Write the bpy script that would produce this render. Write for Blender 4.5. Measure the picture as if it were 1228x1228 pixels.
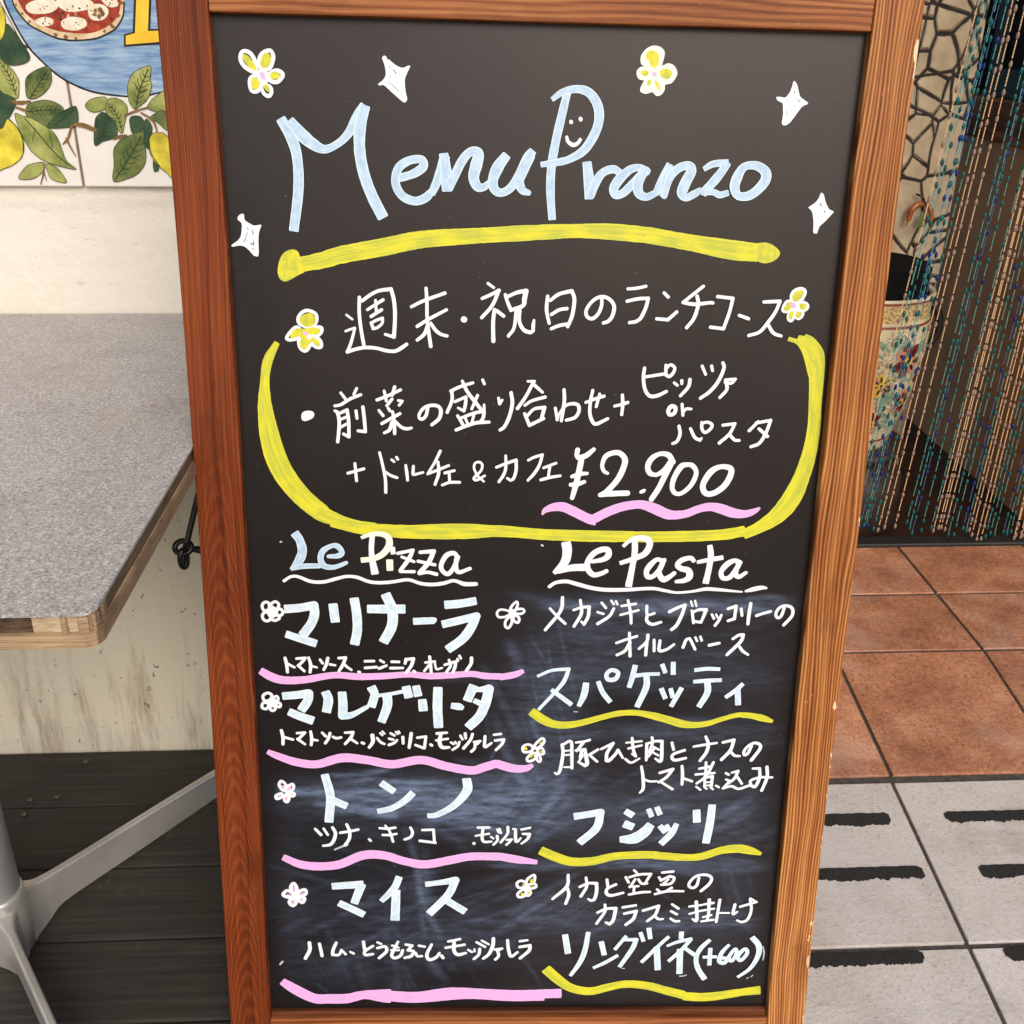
import bpy, bmesh, math, random
from mathutils import Vector, Matrix, noise as mnoise

for _o in list(bpy.data.objects):
    bpy.data.objects.remove(_o)
scene = bpy.context.scene
COL = scene.collection
R = math.radians
random.seed(7)

# ------------------------------------------------------------------ camera
cam_data = bpy.data.cameras.new('camera')
cam = bpy.data.objects.new('camera', cam_data)
COL.objects.link(cam)
cam_data.sensor_width = 36.0
cam_data.lens = 1255.1 / 1228.0 * 36.0
cam_data.clip_start = 0.02
cam_data.clip_end = 400.0
cam.matrix_world = Matrix(((0.99862057, 0.01168135, -0.05119078, 0.0),
                           (-0.05121813, 0.43137525, -0.90071755, 0.0),
                           (0.01156083, 0.90209697, 0.43137849, 1.093),
                           (0, 0, 0, 1)))
scene.camera = cam
scene.render.resolution_x = 1024
scene.render.resolution_y = 1024

# ------------------------------------------------------------------ daylight
SUN_ELEV, SUN_AZ = 36.0, 14.0      # azimuth measured to the right of straight behind the camera
world = bpy.data.worlds.new('World')
scene.world = world
world.use_nodes = True
wn = world.node_tree
for _n in list(wn.nodes):
    wn.nodes.remove(_n)
w_out = wn.nodes.new('ShaderNodeOutputWorld')
w_bg = wn.nodes.new('ShaderNodeBackground')
w_sky = wn.nodes.new('ShaderNodeTexSky')
w_sky.sky_type = 'NISHITA'
w_sky.sun_disc = False
w_sky.sun_elevation = R(SUN_ELEV)
w_sky.sun_rotation = R(180.0 - SUN_AZ)
w_sky.air_density = 1.0
w_sky.dust_density = 4.0
w_bg.inputs['Strength'].default_value = 0.15
wn.links.new(w_sky.outputs['Color'], w_bg.inputs['Color'])
wn.links.new(w_bg.outputs['Background'], w_out.inputs['Surface'])

sun_data = bpy.data.lights.new('sun', 'SUN')
sun_data.energy = 1.5
sun_data.angle = R(35.0)
sun_data.color = (1.0, 0.97, 0.92)
sun = bpy.data.objects.new('sun', sun_data)
COL.objects.link(sun)
_d = Vector((math.sin(R(SUN_AZ)) * math.cos(R(SUN_ELEV)), -math.cos(R(SUN_AZ)) * math.cos(R(SUN_ELEV)), math.sin(R(SUN_ELEV))))
sun.rotation_euler = _d.to_track_quat('Z', 'Y').to_euler()
sun.location = (1.5, -4, 5)

scene.view_settings.view_transform = 'Standard'
scene.view_settings.look = 'None'
scene.view_settings.gamma = 1.0
scene.view_settings.exposure = -0.05

# ------------------------------------------------------------------ helpers: objects
def link(name, me, m=None, parent=None):
    o = bpy.data.objects.new(name, me)
    COL.objects.link(o)
    for x in (m if isinstance(m, (list, tuple)) else [m]):
        if x is not None:
            me.materials.append(x)
    if parent is not None:
        o.parent = parent
    return o

def obj(name, bm, m=None, parent=None, smooth=False):
    me = bpy.data.meshes.new(name)
    bmesh.ops.recalc_face_normals(bm, faces=bm.faces)
    bm.to_mesh(me)
    bm.free()
    if smooth:
        for p in me.polygons:
            p.use_smooth = True
    return link(name, me, m, parent)

def empty(name, loc=(0, 0, 0)):
    o = bpy.data.objects.new(name, None)
    o.empty_display_size = 0.1
    COL.objects.link(o)
    o.location = loc
    return o

def tag(o, label=None, cat=None, group=None, kind=None):
    if label: o['label'] = label
    if cat: o['category'] = cat
    if group: o['group'] = group
    if kind: o['kind'] = kind
    return o

def box(bm, x0, x1, y0, y1, z0, z1, M=None, mi=0):
    vs = [bm.verts.new(v) for v in ((x0, y0, z0), (x1, y0, z0), (x1, y1, z0), (x0, y1, z0),
                                    (x0, y0, z1), (x1, y0, z1), (x1, y1, z1), (x0, y1, z1))]
    fs = [bm.faces.new([vs[i] for i in q]) for q in ((3, 2, 1, 0), (4, 5, 6, 7), (0, 1, 5, 4), (1, 2, 6, 5), (2, 3, 7, 6), (3, 0, 4, 7))]
    for f in fs: f.material_index = mi
    if M is not None:
        bmesh.ops.transform(bm, matrix=M, verts=vs)
    return vs

def prism(bm, pts, z0, z1, M=None, mi=0):
    a = [bm.verts.new((p[0], p[1], z0)) for p in pts]
    b = [bm.verts.new((p[0], p[1], z1)) for p in pts]
    n = len(pts)
    fs = [bm.faces.new(list(reversed(a))), bm.faces.new(b)]
    for i in range(n):
        fs.append(bm.faces.new((a[i], a[(i + 1) % n], b[(i + 1) % n], b[i])))
    for f in fs: f.material_index = mi
    if M is not None:
        bmesh.ops.transform(bm, matrix=M, verts=a + b)
    return a + b

def tube(bm, pts, rad, seg=12, closed=False, caps=True):
    pts = [Vector(p) for p in pts]
    n = len(pts)
    rings = []
    prev = None
    for i, p in enumerate(pts):
        if closed:
            t = pts[(i + 1) % n] - pts[i - 1]
        else:
            t = pts[min(i + 1, n - 1)] - pts[max(i - 1, 0)]
        t.normalize()
        if prev is None:
            a = t.orthogonal().normalized()
        else:
            a = (prev - t * prev.dot(t)).normalized()
        prev = a
        b = t.cross(a)
        r = rad[i] if isinstance(rad, (list, tuple)) else rad
        rings.append([bm.verts.new(p + (a * math.cos(2 * math.pi * k / seg) + b * math.sin(2 * math.pi * k / seg)) * r) for k in range(seg)])
    for i in range(n if closed else n - 1):
        A, B = rings[i], rings[(i + 1) % n]
        for k in range(seg):
            bm.faces.new((A[k], A[(k + 1) % seg], B[(k + 1) % seg], B[k]))
    if caps and not closed:
        bm.faces.new(list(reversed(rings[0])))
        bm.faces.new(rings[-1])

def lathe(bm, prof, seg=48, centre=(0, 0, 0), cap=True):
    rings = []
    for r, z in prof:
        rings.append([bm.verts.new((centre[0] + r * math.cos(2 * math.pi * k / seg), centre[1] + r * math.sin(2 * math.pi * k / seg), centre[2] + z)) for k in range(seg)])
    for A, B in zip(rings, rings[1:]):
        for k in range(seg):
            bm.faces.new((A[k], A[(k + 1) % seg], B[(k + 1) % seg], B[k]))
    if cap:
        bm.faces.new(list(reversed(rings[0])))
        bm.faces.new(rings[-1])

def bevel(o, w, seg=2):
    md = o.modifiers.new('bevel', 'BEVEL')
    md.width = w
    md.segments = seg
    md.limit_method = 'ANGLE'
    md.angle_limit = R(40)
    return o

# ------------------------------------------------------------------ helpers: materials
class NT:
    def __init__(self, name):
        self.m = bpy.data.materials.new(name)
        self.m.use_nodes = True
        self.t = self.m.node_tree
        self.b = self.t.nodes['Principled BSDF']
    def n(self, typ, props=None, **ins):
        nd = self.t.nodes.new('ShaderNode' + typ)
        for k, v in (props or {}).items():
            setattr(nd, k, v)
        for k, v in ins.items():
            key = int(k[1:]) if k[0] == 'i' and k[1:].isdigit() else k.replace('_', ' ')
            self.set(nd.inputs[key], v)
        return nd
    def set(self, sock, v):
        if hasattr(v, 'bl_rna') and isinstance(v, bpy.types.NodeSocket):
            self.t.links.new(v, sock)
        else:
            sock.default_value = v
    def math(self, op, a, b=0.0, clamp=False):
        return self.n('Math', {'operation': op, 'use_clamp': clamp}, i0=a, i1=b).outputs[0]
    def coord(self, which='Object'):
        return self.n('TexCoord').outputs[which]
    def mapping(self, vec, scale=(1, 1, 1), loc=(0, 0, 0), rot=(0, 0, 0)):
        return self.n('Mapping', Vector=vec, Scale=scale, Location=loc, Rotation=rot).outputs[0]
    def noise(self, vec, scale=5.0, detail=3.0, rough=0.55, dist=0.0):
        nd = self.n('TexNoise', Vector=vec, Scale=scale, Detail=detail, Roughness=rough, Distortion=dist)
        return nd.outputs['Fac']
    def ramp(self, fac, stops, interp='LINEAR'):
        nd = self.n('ValToRGB', Fac=fac)
        cr = nd.color_ramp
        cr.interpolation = interp
        while len(cr.elements) > 1:
            cr.elements.remove(cr.elements[-1])
        cr.elements[0].position = stops[0][0]
        cr.elements[0].color = (*stops[0][1], 1) if len(stops[0][1]) == 3 else stops[0][1]
        for p, c in stops[1:]:
            e = cr.elements.new(p)
            e.color = (*c, 1) if len(c) == 3 else c
        return nd.outputs['Color']
    def mask(self, fac, lo, hi):
        return self.n('MapRange', {'interpolation_type': 'SMOOTHSTEP', 'clamp': True}, Value=fac, From_Min=lo, From_Max=hi).outputs[0]
    def mix(self, fac, a, b, mode='MIX'):
        nd = self.n('MixRGB', {'blend_type': mode})
        self.set(nd.inputs[0], fac)
        for i, c in ((1, a), (2, b)):
            if isinstance(c, (tuple, list)) and len(c) == 3: c = (*c, 1)
            self.set(nd.inputs[i], c)
        return nd.outputs[0]
    def sep(self, vec):
        return self.n('SeparateXYZ', Vector=vec).outputs
    def bump(self, h, strength=0.3, dist=0.002):
        self.t.links.new(self.n('Bump', Strength=strength, Distance=dist, Height=h).outputs[0], self.b.inputs['Normal'])
    def out(self, color=None, rough=None, metal=None, spec=None):
        if color is not None:
            if isinstance(color, (tuple, list)) and len(color) == 3: color = (*color, 1)
            self.set(self.b.inputs['Base Color'], color)
        if rough is not None: self.set(self.b.inputs['Roughness'], rough)
        if metal is not None: self.set(self.b.inputs['Metallic'], metal)
        if spec is not None: self.set(self.b.inputs['Specular IOR Level'], spec)
        return self.m

def varnished_wood(name, dark, mid, light, period, warp, along='Y', wave_amt=0.4, chip=None, seed=0.0, rough=0.42, fine_amt=1.0, cath=None):
    """Stained wood: irregular growth rings and pores running along one local axis."""
    t = NT(name)
    co = t.coord('Object')
    if along == 'X':
        co = t.mapping(co, rot=(0, 0, R(90)))
    co = t.mapping(co, loc=(seed, seed * 1.7, seed * 0.3))
    low = t.noise(t.mapping(co, scale=(8, 1.5, 8)), 1.0, 3.0, 0.5)
    mid_n = t.noise(t.mapping(co, scale=(60, 5, 60)), 1.0, 2.0, 0.5)
    p = t.sep(co)
    q = t.math('ADD', p[0], t.math('ADD', t.math('MULTIPLY', low, warp), t.math('MULTIPLY', mid_n, period * 0.9)))
    wv = t.n('CombineXYZ', X=q, Y=t.math('MULTIPLY', p[1], 0.02), Z=p[2]).outputs[0]
    streak = t.noise(t.mapping(wv, scale=(0.9 / period, 8, 6)), 1.0, 4.0, 0.55)
    wave = t.math('MULTIPLY_ADD', t.math('SINE', t.math('MULTIPLY', q, 2 * math.pi / period)), 0.5)
    t.t.nodes[-1].inputs[2].default_value = 0.5
    fine = t.noise(t.mapping(co, scale=(420, 9, 420)), 1.0, 4.0, 0.65)
    f = t.math('ADD', t.math('MULTIPLY', wave, wave_amt), t.math('MULTIPLY', t.math('MULTIPLY_ADD', streak, 1.9), 1.0 - wave_amt))
    for nd in t.t.nodes:
        if nd.type == 'MATH' and nd.operation == 'MULTIPLY_ADD' and abs(nd.inputs[1].default_value - 1.9) < 1e-5:
            nd.inputs[2].default_value = -0.45
    if cath:      # cathedral arches where the plank was cut flat
        o = t.sep(t.coord('Object'))
        wb = t.noise(t.mapping(t.coord('Object'), scale=(11, 3, 11)), 1.0, 4.0, 0.6)
        dx = t.math('ADD', t.math('SUBTRACT', o[0], cath[0]), t.math('MULTIPLY', t.math('SUBTRACT', wb, 0.5), 0.016))
        arch = t.math('ADD', t.math('MULTIPLY', t.math('MULTIPLY', dx, dx), 24.0), t.math('MULTIPLY', o[1], 0.12))
        arch = t.math('ADD', arch, t.math('MULTIPLY', wb, 0.018))
        aw = t.math('POWER', t.math('MULTIPLY', t.math('ADD', t.math('SINE', t.math('MULTIPLY', arch, 2 * math.pi / 0.0026)), 1.0), 0.5), 1.6)
        f = t.mix(t.math('MULTIPLY', t.mask(o[1], cath[2], cath[1]), 0.26), f, t.math('MULTIPLY', aw, 0.85))
        f = t.n('RGBToBW', Color=f).outputs[0]
    f = t.math('ADD', f, t.math('MULTIPLY', t.math('SUBTRACT', fine, 0.5), 0.75 * fine_amt))
    blotch = t.noise(t.mapping(co, scale=(5, 3, 5)), 1.0, 3.0)
    f = t.math('ADD', f, t.math('MULTIPLY', t.math('SUBTRACT', blotch, 0.5), 0.6))
    col = t.ramp(f, ((0.12, dark), (0.5, mid), (0.90, light)))
    pores = t.noise(t.mapping(co, scale=(1300, 26, 1300)), 1.0, 2.0, 0.6)
    col = t.mix(t.math('MULTIPLY', t.mask(pores, 0.60, 0.72), 0.5), col, tuple(c * 0.4 for c in dark))
    if chip:
        o = t.sep(t.coord('Object'))
        near = t.math('MULTIPLY', t.mask(o[0], chip[0], chip[1]), t.math('ADD', t.math('MULTIPLY', t.mask(o[1], 0.70, 0.95), 0.07), 0.20))
        cn = t.noise(t.mapping(t.coord('Object'), scale=(75, 24, 75), loc=(0, chip[2], 0)), 1.0, 4.0, 0.6)
        cm = t.mask(t.math('ADD', near, cn), 0.765, 0.785)
        col = t.mix(cm, col, (0.74, 0.58, 0.36))
    # handling wear: small dents and rubbed spots, grime in patches
    wear = t.noise(t.mapping(co, scale=(150, 40, 150), loc=(2, 5, 1)), 1.0, 4.0, 0.7)
    col = t.mix(t.math('MULTIPLY', t.mask(wear, 0.68, 0.74), 0.55), col, tuple(min(1, c * 1.5 + 0.03) for c in light))
    grime = t.noise(t.mapping(co, scale=(20, 7, 20), loc=(7, 1, 3)), 1.0, 4.0, 0.65)
    col = t.mix(t.math('MULTIPLY', t.mask(grime, 0.54, 0.74), 0.45), col, tuple(c * 0.55 for c in dark))
    t.bump(t.math('SUBTRACT', f, t.math('MULTIPLY', pores, 0.5)), 0.3, 0.0005)
    return t.out(col, t.math('ADD', t.math('MULTIPLY', fine, 0.2), rough), spec=0.16)

def paint_mat(name, base, thin, edge=0.25, streak=(9, 7), amount=0.6, rough=0.55):
    """Board-marker paint: streaks run along each stroke, edges a little thicker, thin patches let the board grin through."""
    t = NT(name)
    uv = t.n('UVMap', {'uv_map': 'UVMap'}).outputs[0]
    s = t.sep(uv)
    v = t.math('FRACT', s[1])
    n1 = t.noise(t.mapping(uv, scale=(streak[0], streak[1], 1)), 1.0, 4.0, 0.65)
    n3 = t.noise(t.mapping(uv, scale=(streak[0] * 2.5, 1.1, 1), loc=(3, 7, 0)), 1.0, 2.0, 0.5)
    col = t.mix(t.math('MULTIPLY', t.mask(t.math('ADD', t.math('MULTIPLY', n1, 0.6), t.math('MULTIPLY', n3, 0.4)), 0.40, 0.62), amount), base, thin)
    n2 = t.noise(t.mapping(t.coord('Object'), scale=(70, 70, 70)), 1.0, 3.0, 0.6)
    col = t.mix(t.math('MULTIPLY', t.mask(n2, 0.55, 0.75), 0.30), col, tuple(c * 0.88 for c in thin))
    n4 = t.noise(t.mapping(uv, scale=(streak[0] * 1.4, streak[1] * 1.6, 1), loc=(11, 2, 0)), 1.0, 4.0, 0.7)
    col = t.mix(t.math('MULTIPLY', t.mask(n4, 0.62, 0.76), 0.32 * amount), col, tuple(c * 0.45 for c in thin))
    e = t.math('MULTIPLY', t.math('ABSOLUTE', t.math('SUBTRACT', v, 0.5)), 2.0)
    col = t.mix(t.math('MULTIPLY', t.mask(e, 0.70, 0.95), edge), col, tuple(min(0.88, c * 1.2 + 0.07) for c in base))
    return t.out(col, rough)

def plain(name, color, rough=0.5, metal=0.0, var=0.25, scale=30.0, bump=0.0):
    t = NT(name)
    n = t.noise(t.coord('Object'), scale, 4.0)
    col = t.mix(t.mask(n, 0.3, 0.7), tuple(c * (1 - var) for c in color), tuple(min(1, c * (1 + var)) for c in color))
    if bump: t.bump(n, bump, 0.002)
    return t.out(col, rough, metal)

# ------------------------------------------------------------------ handwriting, in 0.1 mm on the board: x, distance below the top edge, stroke width
WRITING = [
    ('title_lettering',
     '@blue;f546 819 87 630 968 97 675 1139 89 676 1401 90 623 1750 84;f625 828 77 707 928 106 813 1015 97 917 1057 71 1031 1009 64 1124 925 74 1217 782 102 1273 696 91;f1276 696 87 1234 833 102 1221 1039 98 1254 1247 99 1324 1439 99 1418 1619 100;r1529 1293 65 1685 1246 72 1777 1182 81 1759 1122 71 1649 1136 71 1557 1205 75 1534 1328 76 1592 1433 76 1703 1475 73 1795 1446 76 1851 1392 62;f1851 1410 65 1915 1267 83 1970 1090 89;f1957 1073 82 1980 1248 104 1984 1380 83;f1999 1362 80 2053 1255 79 2117 1130 79 2189 1050 75 2263 1057 86 2246 1154 104 2223 1259 94 2257 1338 83 2313 1342 65 2368 1300 54;f2511 1069 79 2439 1166 99 2395 1273 90 2406 1352 80 2462 1386 73 2545 1349 73 2626 1232 79 2696 1090 90 2740 1028 72;r2717 1072 90 2653 1197 99 2627 1285 83 2657 1359 73 2713 1381 47;f3026 541 67 2987 720 74 2940 945 75 2910 1155 76 2908 1367 76 2931 1603 66;f2897 600 42 2989 537 56 3115 510 66 3226 544 77 3304 661 85 3302 815 82 3209 991 79 3083 1081 65 2955 1119 61 2817 1140 47;f3223 1113 79 3244 1253 91 3255 1416 80;f3267 1395 73 3305 1287 80 3366 1197 72 3458 1163 69 3515 1190 62;r3756 1174 72 3689 1145 62 3607 1165 72 3518 1247 87 3472 1327 84 3491 1380 73 3561 1361 73 3641 1279 73 3729 1189 82;r3728 1180 82 3684 1278 95 3702 1363 82 3769 1392 66 3842 1360 59;f3852 1363 62 3900 1238 69 3961 1113 65;f3962 1130 72 3939 1254 91 3919 1383 62;r3928 1379 55 3965 1236 65 4034 1146 73 4125 1117 72 4156 1161 91 4108 1268 95 4086 1349 92 4126 1389 66 4199 1355 66 4244 1327 55;f4267 1144 44 4348 1098 58 4478 1086 62;f4478 1086 62 4394 1208 80 4274 1350 73;f4263 1339 55 4367 1337 55 4425 1359 59 4502 1339 51;c4630 1114 69 4572 1204 91 4555 1293 88 4599 1364 73 4707 1352 81 4811 1252 91 4826 1166 91 4742 1106 76;'),
    ('smiling_face_drawing',
     '@white;r3069 777 32 3071 782 32;r3151 751 34 3153 757 34;r3036 905 27 3050 943 32 3094 969 36 3134 954 32 3156 923 29;'),
    ('underline',
     '@yellow;y684 2045 130 876 2004 144 1045 1953 152 1420 1878 155 1776 1803 151 2297 1758 133;y2297 1758 133 2807 1720 133 3145 1700 122 3466 1700 141 3804 1722 141;y3804 1722 145 4173 1776 142 4559 1833 173 4819 1854 162;P4766 1796 4840 1765 4917 1770 4988 1809 5023 1855 4997 1905 4933 1940 4866 1945 4815 1915;P487 2007 533 1942 599 1917 650 1931 671 1985 684 2040 713 2103 647 2142 570 2186 522 2200 480 2173 464 2109;'),
    ('frame_line_drawing',
     '@yellow;y430 2756 53 341 2921 88 304 3116 85 296 3372 137 328 3672 179 409 3935 201 555 4170 183 768 4376 164 946 4458 124;y303 3214 70 362 3571 87 465 3913 88 634 4179 90 828 4365 94;y768 4376 115 1066 4499 116 1308 4523 83;y889 4478 99 1226 4545 124 1712 4569 137 2199 4562 142 2525 4549 117 3016 4582 109 3509 4592 109 4168 4584 110 4678 4560 110 4923 4518 110;y1566 4528 50 2199 4511 67 2851 4545 50 3836 4558 50;y4930 4548 106 5069 4477 118 5233 4357 168 5352 4195 192 5433 3983 166 5488 3733 139 5507 3486 126 5495 3223 124 5479 2964 147 5448 2788 173 5376 2672 137 5321 2615 86;y5271 2612 43 5354 2653 66 5450 2807 87 5507 2964 71 5515 3324 68;y5179 2628 39 5277 2664 43 5351 2770 47 5427 2965 56;'),
    ('course_heading_lettering',
     '@white;p1075 2488 23 1127 2527 23;p1065 2636 25 1106 2619 25 1149 2606 -27 1113 2736 31 1075 2828 -33 1141 2803 35 1237 2783 35 1343 2787 35 1439 2809 35 1517 2810 37 1575 2780 37 1623 2745 33;p1196 2328 34 1191 2448 34 1202 2591 34 1228 2758 35;p1221 2358 32 1293 2305 34 1370 2266 34 1484 2247 -36 1509 2348 38 1518 2489 38 1506 2680 -38 1470 2671 31 1427 2658 29;p1267 2437 28 1411 2345 32;p1342 2351 28 1348 2464 29;p1299 2498 32 1396 2435 32;p1299 2555 31 1317 2607 -33 1355 2597 29 1399 2558 29 1404 2510 -29 1347 2531 29 1303 2555 27;p1802 2234 32 1809 2342 34 1814 2531 34 1845 2760 37;p1668 2403 30 1778 2347 34 1973 2274 34;p1720 2580 33 1826 2512 34 1989 2423 30;p1821 2559 38 1787 2646 37 1720 2705 31;p1845 2549 34 1893 2615 35 1941 2648 33 1995 2661 33;r2148 2507 56 2152 2509 56;p2364 2178 28 2418 2215 28;p2314 2315 32 2404 2273 34 2466 2239 -36 2406 2377 36 2312 2488 34;p2428 2414 36 2418 2529 38 2423 2701 41;p2450 2423 36 2514 2470 34;p2524 2275 30 2544 2336 34 2580 2416 36;p2544 2294 34 2634 2254 36 2715 2239 -46 2702 2305 49 2689 2371 40 2589 2411 36;p2628 2420 34 2612 2573 33 2561 2651 33;p2661 2410 34 2659 2514 36 2700 2590 39 2759 2613 39 2789 2598 -33 2788 2550 37 2794 2502 25;p2913 2282 34 2907 2405 36 2935 2528 31;p2938 2319 32 3017 2261 36 3132 2230 -38 3159 2305 38 3145 2448 38 3106 2554 35;p2952 2447 33 3023 2403 34 3094 2390 34;p2956 2576 33 3028 2546 35 3119 2529 35;p3410 2290 34 3411 2357 34 3383 2433 36 3332 2477 37 3283 2459 35 3271 2407 35 3306 2340 34 3362 2291 34 3424 2276 36 3488 2303 36 3528 2364 38 3515 2450 38 3478 2498 37 3435 2514 33;p3646 2201 30 3723 2194 32 3811 2174 30;p3645 2312 34 3748 2288 34 3839 2282 -34 3820 2368 36 3778 2464 37 3731 2498 -35 3678 2506 33;p3981 2230 32 4022 2267 33;p3928 2466 33 4031 2473 -35 4068 2439 33 4109 2400 33;p4339 2163 32 4248 2240 34 4161 2313 -33 4245 2326 36 4312 2324 37 4409 2310 33 4438 2312 33;p4288 2254 36 4303 2329 37 4273 2454 37 4211 2542 35;p4478 2253 33 4620 2266 -35 4597 2400 35 4555 2545 -35 4432 2533 33;p4692 2419 33 4782 2449 33;p4910 2293 33 5060 2284 -35 5026 2382 35 4966 2479 37 4896 2567 35 4796 2603 33;p4968 2498 33 5025 2574 35 5101 2602 31;'),
    ('course_lettering',
     '@white;P636 3416 665 3390 710 3385 742 3394 753 3424 737 3454 697 3475 661 3485 633 3466;p1006 3210 29 1044 3261 29;p1155 3165 29 1128 3220 29;p947 3334 30 1004 3321 32 1093 3265 33 1191 3224 31;p948 3382 30 972 3402 36 985 3501 36 966 3679 34;p977 3411 30 1061 3370 -34 1073 3480 36 1073 3629 -34 1022 3602 30;p985 3466 28 1050 3440 28;p999 3536 28 1053 3505 28;p1144 3379 32 1153 3449 30;p1210 3340 34 1221 3457 36 1229 3576 -34 1160 3569 30;p1342 3271 32 1445 3229 33 1563 3171 31;p1411 3185 31 1430 3279 32;p1509 3144 33 1484 3224 33;p1484 3258 30 1434 3324 32;p1542 3272 28 1581 3277 -26 1550 3317 28;p1360 3370 30 1398 3419 32;p1448 3349 30 1463 3373 30;p1385 3495 32 1482 3438 34 1556 3397 32;p1487 3378 30 1501 3473 34 1505 3589 34;p1481 3483 36 1456 3554 36 1406 3585 28;p1511 3473 34 1570 3527 34 1619 3541 34 1663 3533 30;p1817 3337 34 1802 3408 34 1767 3446 34 1738 3434 32 1740 3394 32 1777 3343 34 1836 3315 36 1905 3316 36 1940 3355 38 1925 3436 38 1856 3499 34;p2033 3174 33 2116 3133 33 2238 3092 31;p2043 3184 34 2044 3264 34 2000 3376 34;p2140 3079 31 2185 3172 35 2275 3289 38 2340 3368 36;p2073 3273 30 2176 3226 -32 2172 3291 34 2158 3361 -30 2103 3332 26;p2284 3210 32 2231 3340 30;p2099 3408 32 2124 3447 32 2154 3502 34;p2134 3427 30 2247 3382 34 2345 3358 -36 2341 3419 34 2317 3459 34;p2173 3431 28 2194 3481 28;p2252 3395 28 2233 3476 28;p2085 3544 34 2199 3496 36 2287 3470 38 2396 3463 32;p2347 3298 26 2350 3378 30;r2329 3062 27 2346 3100 28;p2481 3231 28 2492 3286 -32 2516 3250 26;p2598 3179 36 2612 3284 38 2584 3414 38 2541 3506 36 2502 3537 34;p2752 3068 26 2816 3067 28;p2802 3082 33 2737 3212 34 2661 3328 36;p2807 3096 34 2893 3169 30;p2729 3297 28 2797 3251 32 2919 3214 34;p2731 3377 34 2779 3487 -36 2911 3419 34;p2756 3396 32 2819 3330 32 2917 3313 -38 2891 3419 36;p3095 3142 34 3101 3256 36 3080 3437 34;p3019 3317 30 3040 3428 -32 3060 3367 26 3112 3296 30 3171 3273 34 3231 3284 36 3243 3344 36 3206 3405 36 3127 3431 32;p3304 3258 30 3396 3221 34 3474 3195 32;p3365 3142 32 3348 3252 34 3348 3362 36 3377 3442 38 3417 3462 38 3520 3410 32;p3432 3175 30 3405 3296 32;p3578 3288 30 3642 3272 34 3701 3251 34;p3647 3182 34 3655 3277 36 3650 3369 32;'),
    ('course_lettering',
     '@white;p3844 2926 33 3839 3014 36 3859 3123 36 3907 3187 38 3977 3186 38 4063 3144 34;p3857 3009 30 3945 2993 32 4042 2976 32;p4045 2897 35 4048 2986 -34 4084 3000 34 4120 2960 34 4127 2916 33 4086 2890 30 4054 2922 26;p4132 3059 28 4164 3083 30;p4203 3038 34 4205 3067 30;p4279 3026 36 4269 3096 36 4200 3182 32;p4385 2896 30 4423 2974 30;p4474 2894 32 4487 2939 28;p4578 2863 34 4592 2912 36 4552 3031 38 4480 3132 38 4391 3202 34;p4616 3025 34 4710 3014 -30 4673 3054 30 4613 3048 28;p4629 3060 34 4634 3119 36 4575 3192 32;c4122 3284 44 4093 3324 40 4110 3364 38 4152 3349 38 4161 3298 38;p4221 3262 32 4236 3367 32;p4241 3332 28 4264 3306 30 4309 3306 28;p4206 3474 34 4221 3550 36 4196 3622 35 4157 3644 31;p4318 3496 32 4364 3579 35 4416 3607 -33 4430 3588 26;p4422 3435 34 4428 3496 34 4461 3531 34 4509 3495 34 4521 3454 34 4473 3429 30 4424 3445 30;p4626 3457 32 4741 3440 -32 4694 3543 35 4605 3631 35;p4694 3543 35 4749 3598 33 4795 3603 31;p4883 3506 34 4962 3418 34;p4943 3430 32 5081 3402 -34 5043 3534 36 4991 3627 37 4913 3663 33;p4974 3485 32 5065 3559 35;'),
    ('course_lettering',
     '@white;p1055 3985 30 1208 3939 30;p1124 3889 30 1136 4059 31;p1359 3777 28 1383 3879 30 1411 4034 33 1414 4169 33;p1411 3967 28 1466 4002 31 1524 4022 29;p1473 3845 26 1497 3865 26;p1520 3821 30 1532 3841 28;p1607 3899 28 1618 3979 33 1624 4046 29;p1681 3906 28 1676 3978 33 1686 3990 -29 1771 3966 26;p1936 3753 30 1886 3861 30 1816 3981 -26 1916 3938 31 2016 3895 30;p1916 3861 30 1921 3975 33 1887 4084 31;p1981 3968 31 2072 3943 29;p2022 3973 29 2027 4046 29;p1957 4088 29 2027 4061 31 2123 4058 31;p2355 4046 23 2304 4000 25 2263 3928 26 2267 3871 26 2307 3855 28 2338 3880 26 2328 3937 27 2279 3990 29 2259 4021 29 2290 4033 29 2364 3989 25;p2475 3904 29 2563 3866 31 2662 3829 -33 2663 3932 33 2642 4010 33 2612 4032 -29 2581 4011 27;p2561 3789 28 2564 3903 31 2545 3976 33 2501 4047 31;p2778 3829 28 2832 3800 30 2912 3773 -30 2885 3877 33 2837 3961 33 2780 4029 29;p2928 3902 29 3045 3854 29;p2986 3896 29 2974 4000 29;p2904 4022 31 2999 3995 33 3090 3978 29;'),
    ('price_lettering',
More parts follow.
